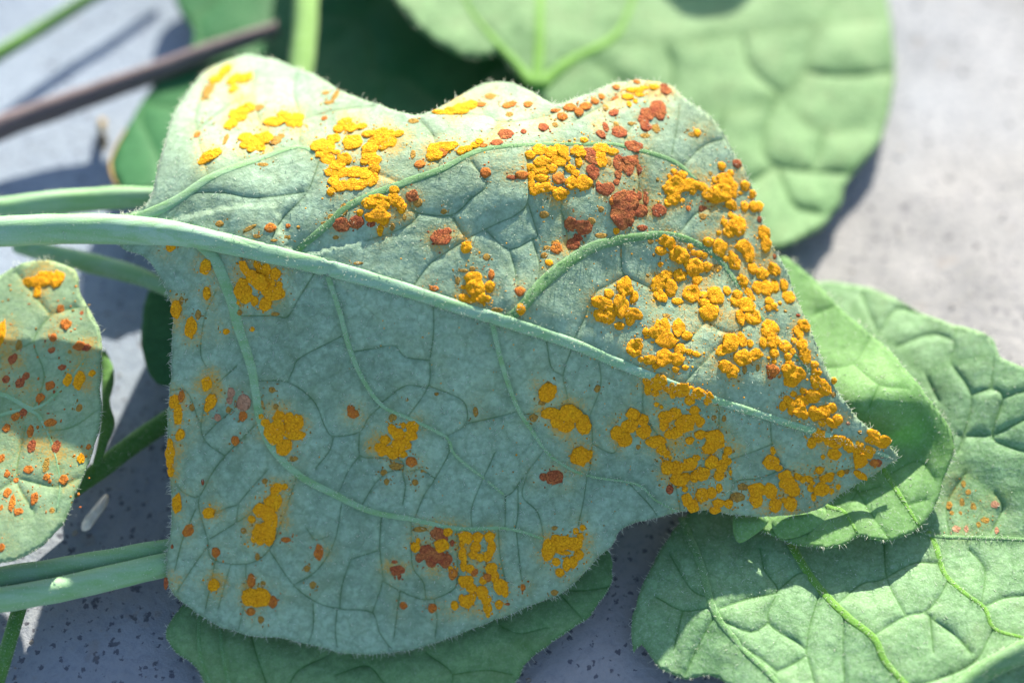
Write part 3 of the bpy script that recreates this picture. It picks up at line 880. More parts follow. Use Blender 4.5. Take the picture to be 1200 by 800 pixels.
MAIN_SPOTS += parse(180, 550, 4.444, '''120,175,22,45 90,12,16,25 288,228,28,26 175,315,28,30,m 325,430,22,25,m 312,598,25,30 508,580,20,32,m 500,660,38,42 560,660,38,45
530,690,40,25 505,740,22,18,m 620,690,22,28,m 645,105,32,30 680,88,18,18 600,160,25,28 630,170,30,45 555,210,32,35 512,258,18,20 600,240,30,40 590,330,45,50
620,270,25,40 545,320,28,32 525,360,18,20 600,370,22,25 555,375,20,18 690,365,22,14,m 860,430,22,35,m 800,515,16,16,b 830,600,16,18,b 65,590,12,30,r 255,65,8,14,r
580,60,14,14,b 540,455,12,18,b 470,318,14,16,b 570,595,14,16,b 560,780,16,18,b 97,400,8,12,r''')

LEFT_SPOTS = parse(0, 260, 2.9625, '''155,195,35,30 195,200,30,35 120,205,20,22 95,210,20,20 130,240,15,25 210,305,15,22,m 230,355,22,22,m 5,390,15,60 185,400,15,15,m
180,445,15,12,r 275,430,25,18,m 300,435,18,14,r 65,430,12,25,b 45,475,18,20,r 235,548,18,25 275,550,22,35 320,525,14,14 70,560,18,20,r 175,568,18,18,m 140,610,18,18,m
20,545,14,16,r 90,535,14,14,r 215,505,16,12,r 175,695,22,16,m 55,675,18,16,m 80,660,14,16,r 22,715,16,16,m 105,725,12,25,m 110,780,16,25,r 195,780,16,22,r
275,645,12,14,b 308,780,10,12,m''')
LEFT_SPOTS += parse(0, 530, 2.9625, '''5,20,14,16,m 100,60,18,16,m 160,45,12,30,b 162,85,14,14,m 222,95,16,20,m 120,160,14,25,m 25,75,12,14,m 55,95,10,10,m 25,140,16,18,m
42,175,12,35,m 65,205,18,14,m 180,200,10,12,b 280,22,16,20 5,330,14,16,m 5,190,6,12,m''')
_r = np.random.default_rng(77)
for _ in range(70):
    LEFT_SPOTS.append((_r.random() * 108, 330 + _r.random() * 270, 1.0 + 1.6 * _r.random(), 1.0 + 2.0 * _r.random(), 0.0, 'mmrb'[_r.integers(4)]))
RIGHT_SPOTS = parse(800, 530, 2.9625, '''940,130,12,20,b 975,110,10,14,b 992,138,12,12,b 925,185,14,16,b 970,175,10,20,b 1010,195,12,22,b 1050,235,18,14,b 1085,180,18,16,p
950,265,18,14,p 1028,250,10,12,b 1090,270,10,14,p 985,265,10,14,p 935,210,8,10,b 965,210,8,10,b''')

for _ in range(650):
    _u, _v = 985 - abs(_r.normal()) * 260, 400 + _r.normal() * 130
    MAIN_SPOTS.append((_u, _v, 0.5 + 0.7 * _r.random() ** 2, 0.5 + 0.7 * _r.random() ** 2, 0.0, 'boo'[_r.integers(3)]))

def dust_of(spots):
    amt = {'o': 1.0, 'c': 1.0, 'm': 0.7, 'r': 1.0, 'b': 0.5, 'p': 0.5}
    return np.array([(u, v, max(rx, ry) * 0.8, amt[k] * min(1.0, (rx + ry) / 11.0)) for u, v, rx, ry, t, k in spots if rx + ry > 2.6])

# pustule shapes shared by all pustules
def pustule_mesh(name, seed, crater, sub=3, low=False):
    bm = bmesh.new()
    bmesh.ops.create_icosphere(bm, subdivisions=sub, radius=1.0)
    rg = np.random.default_rng(seed)
    grains = []
    for _ in range(9 if sub > 2 else 5):
        aa, q = rg.random() * 6.28, rg.random() ** 0.5 * 0.75
        grains.append((q * math.cos(aa), q * math.sin(aa), 0.22 + 0.22 * rg.random(), 0.25 + 0.3 * rg.random()))
    for v in bm.verts:
        d = v.co.normalized()
        a = math.atan2(d.y, d.x)
        out = 1 + 0.30 * noise.noise(Vector((math.cos(a) * 0.9, math.sin(a) * 0.9, seed * 5.1))) + 0.20 * noise.noise(Vector((math.cos(a) * 2.1, math.sin(a) * 2.1, seed * 2.3)))
        x, y = d.x, d.y
        r = math.hypot(x, y)
        if d.z > 0:
            rr = r ** 0.72                                # push the rings outward: steep flanks, broad crumbly top
            k = rr / max(r, 1e-6)
            x, y = x * k, y * k
            body = (1 - rr ** 4) ** 0.5 * 0.55 if rr < 1 else 0.0
            zz = body
            for cx, cy, cr, ch in grains:
                q = cr * cr - (x - cx) ** 2 - (y - cy) ** 2
                if q > 0:
                    zz = max(zz, ch * (1 - 0.5 * (cx * cx + cy * cy)) + q ** 0.5 * 0.9)
            zz += 0.05 * noise.noise(Vector((x * 7, y * 7, seed)))
            if crater:
                zz -= 0.26 * max(0.0, 1 - (rr / 0.62) ** 2)
                zz = max(zz, 0.22 + 0.06 * noise.noise(Vector((x * 6, y * 6, seed)))) if rr < 0.7 else zz
                zz += 0.05 * math.sin(rr * 15.0 + seed + 2.0 * x)
        else:
            zz = d.z * 0.3
        v.co = Vector((x * out, y * out, zz))
    me = bpy.data.meshes.new(name)
    bm.to_mesh(me); bm.free()
    me.polygons.foreach_set('use_smooth', [True] * len(me.polygons))
    me.materials.append(M['o'])
    return me

DOMES = [pustule_mesh('pustule', i + 1, False, 4) for i in range(12)]
CUPS = [pustule_mesh('pustule_cup', i + 31, True, 4) for i in range(6)]
TINY = [pustule_mesh('pustule_fleck', i + 81, False, 1) for i in range(4)]
SMALL = [pustule_mesh('pustule_small', i + 61, i % 3 == 2, 2) for i in range(5)]

def place_pustules(leaf, spots, limit=300, name='pustule', hscale=1.0, grow=1.15):
    rs = np.random.default_rng(leaf.seed + 19)
    flecks = []
    for u, v, rx, ry, tilt, kind in spots:
        if rx + ry < 6.0: continue
        for _ in range(int(rs.integers(2, 8))):
            a, k = rs.random() * 6.28, 1.1 + rs.random() ** 1.5 * 1.6
            q = (u + math.cos(a) * (rx * k + 1.5), v + math.sin(a) * (ry * k + 1.5))
            flecks.append((*q, 0.6 + 1.1 * rs.random() ** 2, 0.6 + 1.1 * rs.random() ** 2, 0.0, kind if rs.random() < 0.7 else 'b'))
    flecks += [q for q in spots if q[2] + q[3] <= 2.6]
    spots = [q for q in spots if q[2] + q[3] > 2.6]
    ok = inside(leaf.ol, np.array([f[:2] for f in flecks])) & (seg_dist(np.array([f[:2] for f in flecks]), leaf.ol, np.roll(leaf.ol, -1, 0))[0] > 3)
    spots = list(spots) + [f for f, k in zip(flecks, ok) if k]
    order = sorted(range(len(spots)), key=lambda i: -spots[i][2] * spots[i][3] * (0.4 if spots[i][5] in 'bp' else 1.0))
    rest = {}
    r = np.random.default_rng(leaf.seed + 9)
    for rank, i in enumerate(order):
        u, v, rx, ry, tilt, kind = spots[i]
        p, tu, tv, n = leaf.frame(u, v)
        x = tu / np.linalg.norm(tu)
        x = x - n * np.dot(x, n); x /= np.linalg.norm(x)
        y = np.cross(n, x)
        a = math.radians(tilt)
        X = x * math.cos(a) + y * math.sin(a); Y = np.cross(n, X)
        su = np.linalg.norm(tu); sv = np.linalg.norm(tv)
        cup = (kind == 'c' and r.random() < 0.6) or (kind == 'o' and r.random() < 0.04)
        hz = min(rx, ry) * (0.38 if kind in 'oc' else 0.36 if kind == 'm' else 0.22 if kind == 'r' else 0.10) * hscale
        hz = min(hz, 6.5)
        hz *= 0.8 + 0.4 * r.random()
        S = np.array([rx * su * grow, ry * (sv * 0.6 + su * 0.4 if sv > su else sv) * grow, hz * su])
        mk = {'c': 'o'}.get(kind, kind)
        R = Matrix(((X[0], Y[0], n[0]), (X[1], Y[1], n[1]), (X[2], Y[2], n[2])))
        loc = p - leaf.base
        if rank < limit and rx + ry > 5.0:
            me = CUPS[r.integers(len(CUPS))] if cup else DOMES[r.integers(len(DOMES))]
            o = bpy.data.objects.new(name, me)
            COL.objects.link(o)
            o.parent = leaf.root
            flip = r.integers(2) * math.pi
            o.matrix_basis = Matrix.Translation(loc.tolist()) @ R.to_4x4() @ Matrix.Rotation(flip, 4, 'Z') @ Matrix.Diagonal((*S, 1.0))
            o.material_slots[0].link = 'OBJECT'
            o.material_slots[0].material = M[mk]
        else:
            me = (TINY if rx + ry < 5 else SMALL)[r.integers(4)]
            V = np.array([q.co[:] for q in me.vertices]) * S
            V = V @ np.array([X, Y, n]) + loc
            vs, fs = rest.setdefault(mk, ([], []))
            k = len(vs)
            vs.extend(V.tolist())
            fs.extend([[k + j for j in pl.vertices] for pl in me.polygons])
    if rest:
        me_v, me_f, mi = [], [], []
        mats = list(rest)
        for k, mk in enumerate(mats):
            vs, fs = rest[mk]
            b = len(me_v)
            me_v += vs; me_f += [[b + j for j in f] for f in fs]; mi += [k] * len(fs)
        o = mesh_obj('small_pustules', me_v, me_f, None, leaf.root)
        for mk in mats: o.data.materials.append(M[mk])
        o.data.polygons.foreach_set('material_index', mi)
        o['kind'] = 'stuff'

# ------------------------------------------------------------------ the rust spotted leaf
MAIN_OUT = [(140, 254), (166, 244), (180, 222), (185, 190), (195, 160), (206, 130), (222, 105), (240, 85), (262, 72), (290, 65), (315, 68), (345, 78), (375, 92),
 (405, 108), (440, 122), (470, 131), (490, 134), (505, 130), (530, 118), (555, 103), (580, 96), (600, 97), (620, 106), (640, 117), (655, 122), (675, 115),
 (700, 105), (720, 98), (745, 95), (770, 97), (788, 101), (800, 112), (815, 124), (832, 137), (846, 152), (852, 166), (861, 182), (871, 194), (879, 216),
 (887, 240), (896, 265), (905, 287), (914, 302), (923, 320), (931, 342), (941, 366), (953, 393), (963, 420), (974, 446), (987, 467), (1002, 486), (1017, 501),
 (1036, 516), (1049, 529), (1051, 538), (1041, 543), (1026, 555), (1010, 563), (992, 575), (976, 586), (960, 596), (935, 602), (900, 605), (862, 603),
 (830, 598), (797, 600), (770, 606), (746, 612), (727, 622), (716, 640), (701, 652), (690, 666), (671, 685), (650, 699), (622, 708), (600, 719), (570, 730),
 (540, 742), (503, 755), (470, 763), (440, 767), (410, 765), (370, 757), (332, 748), (300, 745), (270, 738), (240, 725), (215, 706), (199, 690), (195, 670),
 (197, 640), (201, 600), (199, 560), (196, 520), (197, 480), (200, 440), (201, 400), (202, 370), (198, 350), (190, 330), (179, 312), (163, 298), (140, 288)]
MAIN_H = [(165, 270, 25.5), (200, 272, 27), (240, 180, 30.5), (225, 110, 27), (280, 68, 25.6), (350, 100, 28.7), (440, 125, 31.6), (500, 133, 32.9), (580, 97, 31.8),
 (655, 122, 33.6), (745, 96, 32.4), (800, 113, 31.7), (855, 170, 29), (600, 172, 34), (460, 215, 32), (350, 172, 31), (750, 185, 31), (885, 240, 25.5),
 (915, 305, 22), (952, 393, 18), (1000, 485, 13.5), (1050, 535, 10.5), (960, 597, 7.4), (860, 603, 8.2), (780, 604, 9.2), (715, 640, 8.2), (690, 668, 6.4),
 (600, 720, 4.2), (440, 767, 3.8), (300, 745, 4.2), (200, 690, 6.0), (200, 560, 13.5), (198, 440, 19.5), (200, 370, 22.5), (185, 300, 25),
 (600, 380, 25.2), (450, 330, 26.8), (300, 295, 27.2), (800, 450, 18.8), (450, 480, 17.8), (600, 560, 12.2), (430, 620, 11.2), (300, 600, 12.2), (760, 540, 12.0), (690, 480, 16.0),
 (300, 430, 20.4), (680, 290, 27.4), (850, 330, 22.2), (540, 260, 30.6), (900, 520, 12.2)]
MIDRIB = [(215, 276, 26), (250, 282, 25), (300, 294, 23), (384, 314, 20), (469, 338, 17), (553, 365, 15), (590, 376, 14.5), (671, 403, 13), (735, 430, 12),
 (802, 456, 10), (870, 479, 9), (937, 500, 8), (988, 516, 6.5), (1042, 535, 4)]
S1 = [(140, 263, 18), (172, 252, 16), (209, 233, 13), (250, 206, 11), (304, 186, 9), (351, 172, 7), (375, 184, 4)]
S2 = [(350, 292, 8), (388, 260, 10), (411, 240, 10), (469, 216, 10), (516, 199, 9), (563, 176, 8), (617, 170, 6), (684, 169, 5), (718, 169, 5), (745, 175, 6), (789, 189, 6), (818, 213, 4)]
S3 = [(592, 374, 10), (610, 362, 13), (630, 338, 14), (657, 314, 14), (694, 290, 13), (735, 280, 11), (775, 275, 9), (809, 282, 8), (843, 304, 7), (867, 338, 6), (887, 365, 5), (914, 398, 4), (937, 422, 4), (971, 462, 3)]
L1 = [(228, 280, 16), (240, 290, 15), (254, 308, 14), (270, 348, 13), (280, 385, 12), (294, 429, 11), (300, 462, 10), (305, 492, 10), (320, 526, 9), (351, 557, 8.5), (394, 580, 8), (435, 599, 7), (482, 608, 6), (536, 619, 5), (594, 619, 4), (637, 631, 3)]
L2 = [(383, 316, 9), (385, 326, 9), (398, 365, 8), (411, 412, 8), (428, 449, 7), (449, 476, 6), (479, 490, 5.5), (523, 512, 5), (529, 527, 5), (542, 541, 4.5), (567, 560, 4), (590, 579, 3)]
L3 = [(575, 373, 9), (578, 384, 8.5), (587, 422, 8), (600, 462, 7), (610, 484, 6.5), (623, 504, 6), (638, 526, 5), (653, 540, 4.5), (688, 557, 4), (746, 567, 3.5), (767, 585, 3), (793, 599, 2.5)]
MAIN_MINOR = [[(754, 450), (754, 481), (766, 503), (782, 523)], [(843, 470), (843, 510), (850, 540), (860, 566)], [(903, 490), (905, 520), (918, 549)],
 [(797, 272), (815, 251), (840, 240), (858, 246)], [(799, 196), (823, 172), (850, 162)], [(787, 182), (794, 145), (796, 122)], [(731, 169), (735, 155), (749, 138), (762, 111)],
 [(506, 133), (570, 135), (587, 143), (637, 137), (664, 125)], [(494, 142), (509, 162), (514, 196)], [(674, 141), (715, 119), (735, 100)], [(587, 143), (572, 158), (563, 174)],
 [(243, 203), (233, 162), (230, 135), (240, 100)], [(304, 186), (306, 150), (296, 110), (300, 82)], [(296, 110), (270, 122), (233, 150)], [(351, 172), (352, 140), (345, 110), (348, 84)],
 [(352, 140), (400, 128), (440, 124)], [(375, 186), (420, 196), (469, 214)], [(375, 186), (360, 225), (330, 258), (312, 294)], [(360, 225), (300, 232), (262, 226), (228, 226)], [(735, 282), (748, 230), (745, 178)],
 [(297, 446), (337, 448), (367, 469), (381, 500), (391, 511), (421, 506), (432, 489), (447, 475)], [(337, 448), (344, 432), (352, 419), (398, 395)], [(277, 370), (321, 370), (337, 371), (351, 348), (370, 318)],
 [(253, 341), (240, 371), (235, 412), (241, 429)], [(277, 429), (250, 456), (236, 493), (241, 517), (264, 534)], [(199, 457), (219, 459), (233, 493)], [(297, 500), (264, 534), (248, 555), (233, 581), (216, 577), (206, 567)],
 [(274, 479), (256, 494), (241, 509)], [(391, 511), (386, 528), (370, 548)], [(479, 487), (502, 452), (504, 422), (508, 390), (508, 358)], [(502, 452), (529, 462), (545, 473), (546, 496), (524, 511)],
 [(546, 496), (575, 490), (606, 482)], [(413, 412), (440, 408), (462, 405), (475, 418), (503, 422)], [(449, 470), (475, 452), (500, 454)], [(482, 338), (500, 314), (516, 300), (553, 277), (587, 260), (604, 252), (619, 233), (617, 170)],
 [(570, 271), (597, 292), (624, 280), (630, 276), (625, 258), (618, 235)], [(597, 292), (604, 318), (606, 340)], [(624, 280), (632, 310), (630, 334)], [(480, 238), (488, 249), (529, 252), (553, 232), (570, 216), (553, 190)], [(489, 251), (485, 259), (472, 267), (455, 274), (430, 282)], [(529, 252), (536, 262), (545, 280)],
 [(657, 246), (662, 262), (668, 300)], [(657, 246), (660, 210), (664, 172)], [(348, 557), (338, 587), (317, 641), (290, 660), (250, 655), (243, 631), (233, 594), (234, 581)], [(316, 645), (344, 685), (371, 705), (398, 713), (435, 717), (445, 741), (457, 758)],
 [(344, 685), (371, 668), (392, 634), (400, 592)], [(246, 631), (272, 615), (292, 602), (334, 567)], [(277, 612), (280, 591), (290, 577), (314, 550)], [(250, 601), (265, 595), (280, 591)], [(243, 640), (226, 664), (209, 690)],
 [(229, 597), (214, 632), (205, 667)], [(252, 658), (247, 684), (241, 712)], [(270, 662), (262, 690), (256, 712)], [(288, 662), (288, 700), (280, 735)], [(447, 604), (445, 641), (448, 680), (437, 716)], [(384, 628), (370, 632), (360, 620)],
 [(448, 680), (469, 692), (499, 702), (529, 692), (536, 675), (535, 622)], [(499, 702), (496, 682), (484, 665), (482, 640), (482, 610)], [(411, 655), (442, 645)], [(411, 655), (401, 685), (398, 713)], [(584, 622), (586, 650), (592, 680)], [(605, 622), (608, 650), (611, 678)],
 [(469, 692), (465, 720), (462, 745)], [(509, 702), (512, 725), (510, 745)], [(367, 708), (367, 735), (362, 752)], [(395, 714), (393, 738), (395, 757)], [(421, 506), (422, 533), (440, 536), (455, 537), (472, 541), (472, 555), (475, 570), (472, 590)],
 [(422, 533), (409, 550), (398, 574)], [(470, 550), (455, 553), (440, 566), (425, 590)], [(526, 520), (526, 531), (509, 562), (497, 580), (487, 604)], [(508, 559), (493, 550), (478, 552)], [(567, 558), (553, 594), (553, 618)], [(580, 530), (572, 548), (567, 558)],
 [(638, 527), (616, 555), (600, 577), (592, 581)], [(592, 581), (592, 618)], [(607, 570), (607, 600), (604, 620)], [(688, 557), (684, 585), (678, 614)], [(738, 567), (760, 590), (770, 604)], [(620, 550), (612, 580), (630, 600), (637, 628)],
 [(728, 284), (728, 307), (732, 322), (757, 335), (780, 345)], [(732, 322), (712, 335), (698, 343), (683, 377), (672, 398)], [(827, 375), (819, 385), (805, 400), (790, 404)], [(850, 400), (835, 412), (829, 420), (809, 440), (800, 452)],
 [(827, 375), (844, 387), (863, 389), (886, 368)], [(670, 408), (660, 440), (664, 470), (640, 480), (612, 486)], [(664, 470), (690, 490), (694, 520), (690, 556)], [(700, 416), (704, 450), (690, 490)], [(754, 481), (730, 500), (720, 530), (694, 520)],
 [(640, 395), (646, 430), (660, 440)], [(782, 523), (790, 560), (797, 596)], [(850, 540), (820, 550), (790, 560)], [(918, 549), (890, 560), (860, 566), (855, 600)], [(918, 549), (950, 560), (985, 552), (1010, 545)], [(950, 560), (955, 592)], [(905, 520), (880, 530), (850, 540)]]
main_leaf = Leaf('rust_spotted_leaf', MAIN_OUT, MAIN_H, 'large grey green leaf turned underside up, covered in orange rust clusters, in the centre', 'leaf', M['main'],
                 majors=[MIDRIB, S1, S2, S3, L1, L2, L3], minors=MAIN_MINOR, grid=3.9, ridge=0.60, bulge=0.16, wave=0.42, seed=3, serr=1.1,
                 dust=dust_of(MAIN_SPOTS), minor_w=1.4, groove=0.09)
main_leaf.vein_parts([MIDRIB], M['vein'], 'midrib', rise=0.17, sink=0.04)
main_leaf.vein_parts([S1, L1] + [[(u, v, w * 0.75) for u, v, w in L] for L in (L2, L3)], M['lateral'], rise=0.09)
main_leaf.vein_parts([S2, S3], M['side_green'], rise=0.09)
pet = smooth_line([(-60, 274, 37), (0, 271, 36), (60, 268, 36), (120, 268, 36), (165, 270, 34), (215, 275, 29), (260, 284, 24), (320, 299, 19), (390, 316, 15), (460, 335, 11)], 8.0)
p165 = main_leaf.pos([(170, 271)])[0]
pp = np.zeros((len(pet), 3))
for k, (u, v, w) in enumerate(pet):
    if u < 170:
        pp[k] = at_height(u, v, p165[2] * 1000 - (170 - u) * 0.012)
    else:
        q = main_leaf.pos([(u, v)])[0]
        nrm = CAM - q; nrm /= np.linalg.norm(nrm)
        pp[k] = q - nrm * px_size(q) * w * 0.5 * min(1.0, (u - 170) / 220.0)
for _ in range(3):
    pp[1:-1] = (pp[:-2] + 2 * pp[1:-1] + pp[2:]) / 4
pr = np.array([px_size(p) * w * 0.5 for p, w in zip(pp, pet[:, 2])])
V, F = tube(pp, pr, 18, 0.9, rough=0.05, groove=0.03)
po = mesh_obj('petiole', V, F, M['vein'], main_leaf.root, main_leaf.base)
stem_hairs(po, pp[4:], pr[4:], main_leaf.base, 500, 6.5, 41)
# added unseen curtain behind the leaf, stops sun passing beneath it
E = main_leaf.ol
i0 = int(np.argmin(np.linalg.norm(E - np.array([206, 130]), axis=1))); i1 = int(np.argmin(np.linalg.norm(E - np.array([941, 366]), axis=1)))
EP = main_leaf.pos(E[i0:i1 + 1] + np.array([0, 1.0]))
V, F = [], []
K = 9
for k in range(K):
    f = k / (K - 1)
    for j, e in enumerate(EP):
        drop = (e[2] - 0.0035) * f
        V.append((e[0] + 0.0012 * f * math.sin(j * 0.21), e[1] + 0.0045 * math.sin(f * 2.6) - 0.001 * f + 0.001 * f * math.sin(j * 0.13), e[2] - drop - 0.0003 * (k > 0)))
n = len(EP)
for k in range(K - 1):
    for j in range(n - 1):
        F.append((k * n + j, k * n + j + 1, (k + 1) * n + j + 1, (k + 1) * n + j))
mesh_obj('added_shade_curtain', V, F, M['dark'], main_leaf.root, main_leaf.base)
place_pustules(main_leaf, MAIN_SPOTS, 300)
main_leaf.hairs(margin=2.2, on_veins=[(MIDRIB[1:], 1.0), ([(u, v + w * 0.45, 4) for u, v, w in MIDRIB[2:]], 2.2), (S3, 1.6), (L1[2:], 0.8), (L3, 1.1), (L2, 0.7), (S2, 0.5)], surf=3600, length=6.0, rad=0.34)

# ------------------------------------------------------------------ small rusty leaf at the left
LOUT = [(-40, 330), (0, 322), (25, 308), (50, 304), (72, 308), (88, 318), (95, 345), (110, 372), (119, 400), (119, 430), (117, 460), (118, 490), (110, 520), (100, 550),
        (90, 575), (78, 605), (60, 628), (38, 645), (10, 657), (-40, 660), (-130, 600), (-160, 480), (-120, 370)]
LMAJ = [(-60, 470, 9), (0, 462, 8), (40, 478, 6), (75, 452, 4), (100, 420, 3)]
LM2 = [(-40, 500, 6), (30, 480, 6), (55, 505, 4), (70, 560, 3), (66, 600, 3)]
left_leaf = Leaf('small_rusty_leaf', LOUT, [(-120, 480, 13.5), (0, 325, 18), (80, 315, 19), (118, 420, 16.8), (110, 520, 14.5), (70, 615, 12), (0, 656, 10.5), (40, 480, 14.8), (0, 420, 15.6)],
                 'small pale leaf with tiny orange and red rust spots, cut off by the left edge', 'leaf', M['small'], majors=[LMAJ, LM2],
                 minors=[[(40, 478), (52, 440), (40, 400), (60, 370), (90, 360)], [(60, 370), (40, 345), (20, 320)], [(0, 420), (40, 400)], [(55, 505), (85, 500), (115, 480)], [(30, 500), (20, 560), (40, 600)],
                         [(20, 560), (66, 570), (92, 560)], [(20, 560), (-10, 580)]], cell=None, seed=5, dust=dust_of(LEFT_SPOTS), ridge=0.5, bulge=0.15)
left_leaf.vein_parts([[(u, v, w * 0.7) for u, v, w in L] for L in (LMAJ, LM2)], M['lateral'], rise=0.08)
place_pustules(left_leaf, LEFT_SPOTS, 300, hscale=0.6, grow=0.9)
left_leaf.hairs(margin=1.2, length=6)
# its margin rolled under, seen as a green edge
rl = smooth_line([(120, 412, 9, 8), (127, 440, 8.5, 15), (124, 470, 8.2, 10), (126, 495, 7.5, 16), (120, 520, 7, 12), (112, 545, 6.5, 7)], 5)
rp = at_height(rl[:, 0], rl[:, 1], rl[:, 2])
V, F = tube(rp, np.array([px_size(p) * w * 0.5 for p, w in zip(rp, rl[:, 3])]), 12, 0.5, rough=0.3, seed=4)
mesh_obj('rolled_margin', V, F, M['stem_green'], left_leaf.root, left_leaf.base)

# ------------------------------------------------------------------ big pale leaf behind, at the top
TOUT = [(612, 92), (597, 76), (582, 63), (562, 68), (530, 60), (500, 40), (478, 18), (462, -5), (430, -60), (385, -130), (380, -230), (440, -310), (600, -320), (700, -290), (800, -250), (920, -180), (1000, -90),
        (1035, -15), (1046, 40), (1048, 90), (1041, 140), (1026, 172), (1004, 200), (992, 215), (984, 240), (960, 268), (930, 284), (905, 292), (870, 270), (820, 240), (760, 200), (700, 170), (655, 140), (630, 112)]
TV1 = [(628, 104, 16), (632, 60, 13), (633, 0, 10), (640, -120, 8), (660, -230, 4)]
TV2 = [(625, 100, 15), (606, 76, 11), (580, 48, 8), (550, 10, 5), (530, -40, 4)]
TV3 = [(632, 102, 16), (667, 73, 13), (715, 47, 10), (735, 17, 7), (760, -60, 5)]
TV4 = [(715, 50, 7), (780, 52, 6), (870, 40, 5), (950, 30, 4), (1030, 20, 3)]
TV5 = [(700, 75, 6), (780, 125, 6), (850, 132, 6), (914, 111, 6), (945, 85, 5), (952, 50, 4), (975, 10, 3)]
TV6 = [(914, 111, 5), (935, 135, 5), (965, 155, 4), (1010, 148, 3)]
top_leaf = Leaf('pale_broad_leaf', TOUT, [(620, 100, 11), (530, 50, 14), (440, -60, 17), (380, -200, 21), (633, 0, 13), (640, -240, 18), (800, -200, 14), (800, 60, 8.5), (780, 0, 9.5), (900, 110, 5), (1040, 100, 3.5), (1000, -80, 7),
                 (930, 284, 2.2), (980, 240, 2.2), (870, 230, 3), (760, 190, 4), (680, 150, 7)],
                'broad pale green leaf, out of focus behind the rusty leaf at the top right', 'leaf', M['pale'], majors=[TV1, TV2, TV3, TV4, TV5, TV6],
                minors=[[(914, 111), (895, 160), (910, 195), (1000, 205)], [(910, 195), (870, 215), (830, 190)], [(850, 132), (840, 170), (868, 212)], [(965, 155), (955, 195), (940, 200)], [(945, 85), (990, 90), (1040, 85)],
                        [(870, 42), (880, 80), (914, 111)], [(780, 52), (790, 90), (780, 125)], [(910, 195), (930, 240), (960, 250)]], cell=None, seed=8, ridge=0.9, bulge=0.6, wave=0.9, grid=7, minor_w=2.6, groove=0.2)
top_leaf.vein_parts([TV1, TV2, TV3], M['vein_green'])
top_leaf.hairs(margin=0.8, length=6)

# ------------------------------------------------------------------ dark leaf below the top ones
DOUT = [(160, 224), (138, 216), (130, 192), (147, 152), (166, 120), (190, 90), (222, 58), (226, 36), (212, 16), (204, -20), (230, -80), (330, -110), (450, -90), (560, -20), (640, 60), (640, 150), (560, 190), (440, 200), (330, 200), (240, 220)]
DV = [(200, 232, 8), (280, 150, 8), (380, 60, 7), (470, -30, 5)]
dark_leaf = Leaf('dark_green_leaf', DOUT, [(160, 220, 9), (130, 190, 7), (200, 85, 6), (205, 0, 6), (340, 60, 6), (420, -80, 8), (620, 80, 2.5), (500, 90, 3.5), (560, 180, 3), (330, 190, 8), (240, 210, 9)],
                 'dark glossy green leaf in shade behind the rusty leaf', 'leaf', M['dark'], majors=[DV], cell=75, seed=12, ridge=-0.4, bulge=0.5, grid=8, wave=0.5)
dry = smooth_line([(137, 218, 9.3, 3.5), (131, 205, 8.8, 4), (129, 190, 7.8, 3.5), (136, 172, 7.4, 3), (147, 152, 6.9, 2)], 4)
dp = at_height(dry[:, 0], dry[:, 1], dry[:, 2])
V, F = tube(dp, np.array([px_size(p) * w * 0.5 for p, w in zip(dp, dry[:, 3])]), 10, 0.6, rough=0.5, seed=3)
mesh_obj('dry_margin', V, F, M['dry'], dark_leaf.root, dark_leaf.base)

# ------------------------------------------------------------------ leaves at the right
AOUT = [(905, 320), (915, 300), (936, 311), (969, 343), (990, 366), (1010, 382), (1043, 412), (1070, 442), (1097, 476), (1114, 502), (1119, 523), (1112, 545), (1105, 566), (1096, 594), (1078, 619), (1050, 631),
        (1028, 632), (1009, 628), (989, 638), (962, 641), (925, 635), (890, 620), (870, 600), (880, 560), (900, 480), (900, 380)]
AV1 = [(975, 354, 4), (1012, 382, 5), (1045, 420, 4), (1068, 470, 4), (1086, 496, 5), (1104, 530, 4)]
AV2 = [(1020, 520, 6), (1040, 557, 7), (1062, 592, 6), (1077, 616, 4)]
AV3 = [(930, 570, 6), (970, 593, 6), (990, 600, 5), (1005, 625, 3)]
side_leaf = Leaf('folded_leaf', AOUT, [(915, 302, 12), (970, 344, 12.5), (1043, 412, 12.5), (1000, 472, 12.8), (1040, 472, 13.3), (1072, 472, 12.8), (1097, 476, 11), (1119, 523, 9.5), (1030, 515, 8.2), (1062, 525, 8.0), (1095, 555, 8),
                 (1045, 560, 7.6), (1100, 590, 7), (1078, 618, 6.4), (1010, 605, 7.2), (1009, 628, 7), (962, 640, 6.2), (960, 600, 6), (900, 610, 5.5), (940, 520, 7.5), (905, 420, 10), (1000, 420, 12.3)],
                 'bright green leaf folded over a ridge beside the tip of the rusty leaf', 'leaf', M['bright'], majors=[AV1, AV2, AV3],
                 minors=[[(960, 330), (985, 352), (955, 368)], [(1020, 395), (1000, 425), (965, 432)], [(1000, 425), (1030, 450), (1064, 455)], [(1030, 450), (1020, 474)], [(1040, 557), (1075, 540), (1095, 560)],
                         [(1005, 575), (1020, 600), (1040, 628)], [(985, 560), (1005, 575), (1030, 570)], [(990, 600), (1005, 575)], [(950, 610), (945, 632)], [(1062, 592), (1085, 585)]], cell=None, seed=15, ridge=0.5, bulge=0.2, grid=4.5, wave=0.3)
side_leaf.vein_parts([AV2, AV3], M['vein_green'])
side_leaf.hairs(margin=1.6, length=6.5, on_veins=[(AV2, 1.0), (AV3, 0.6)], surf=250)

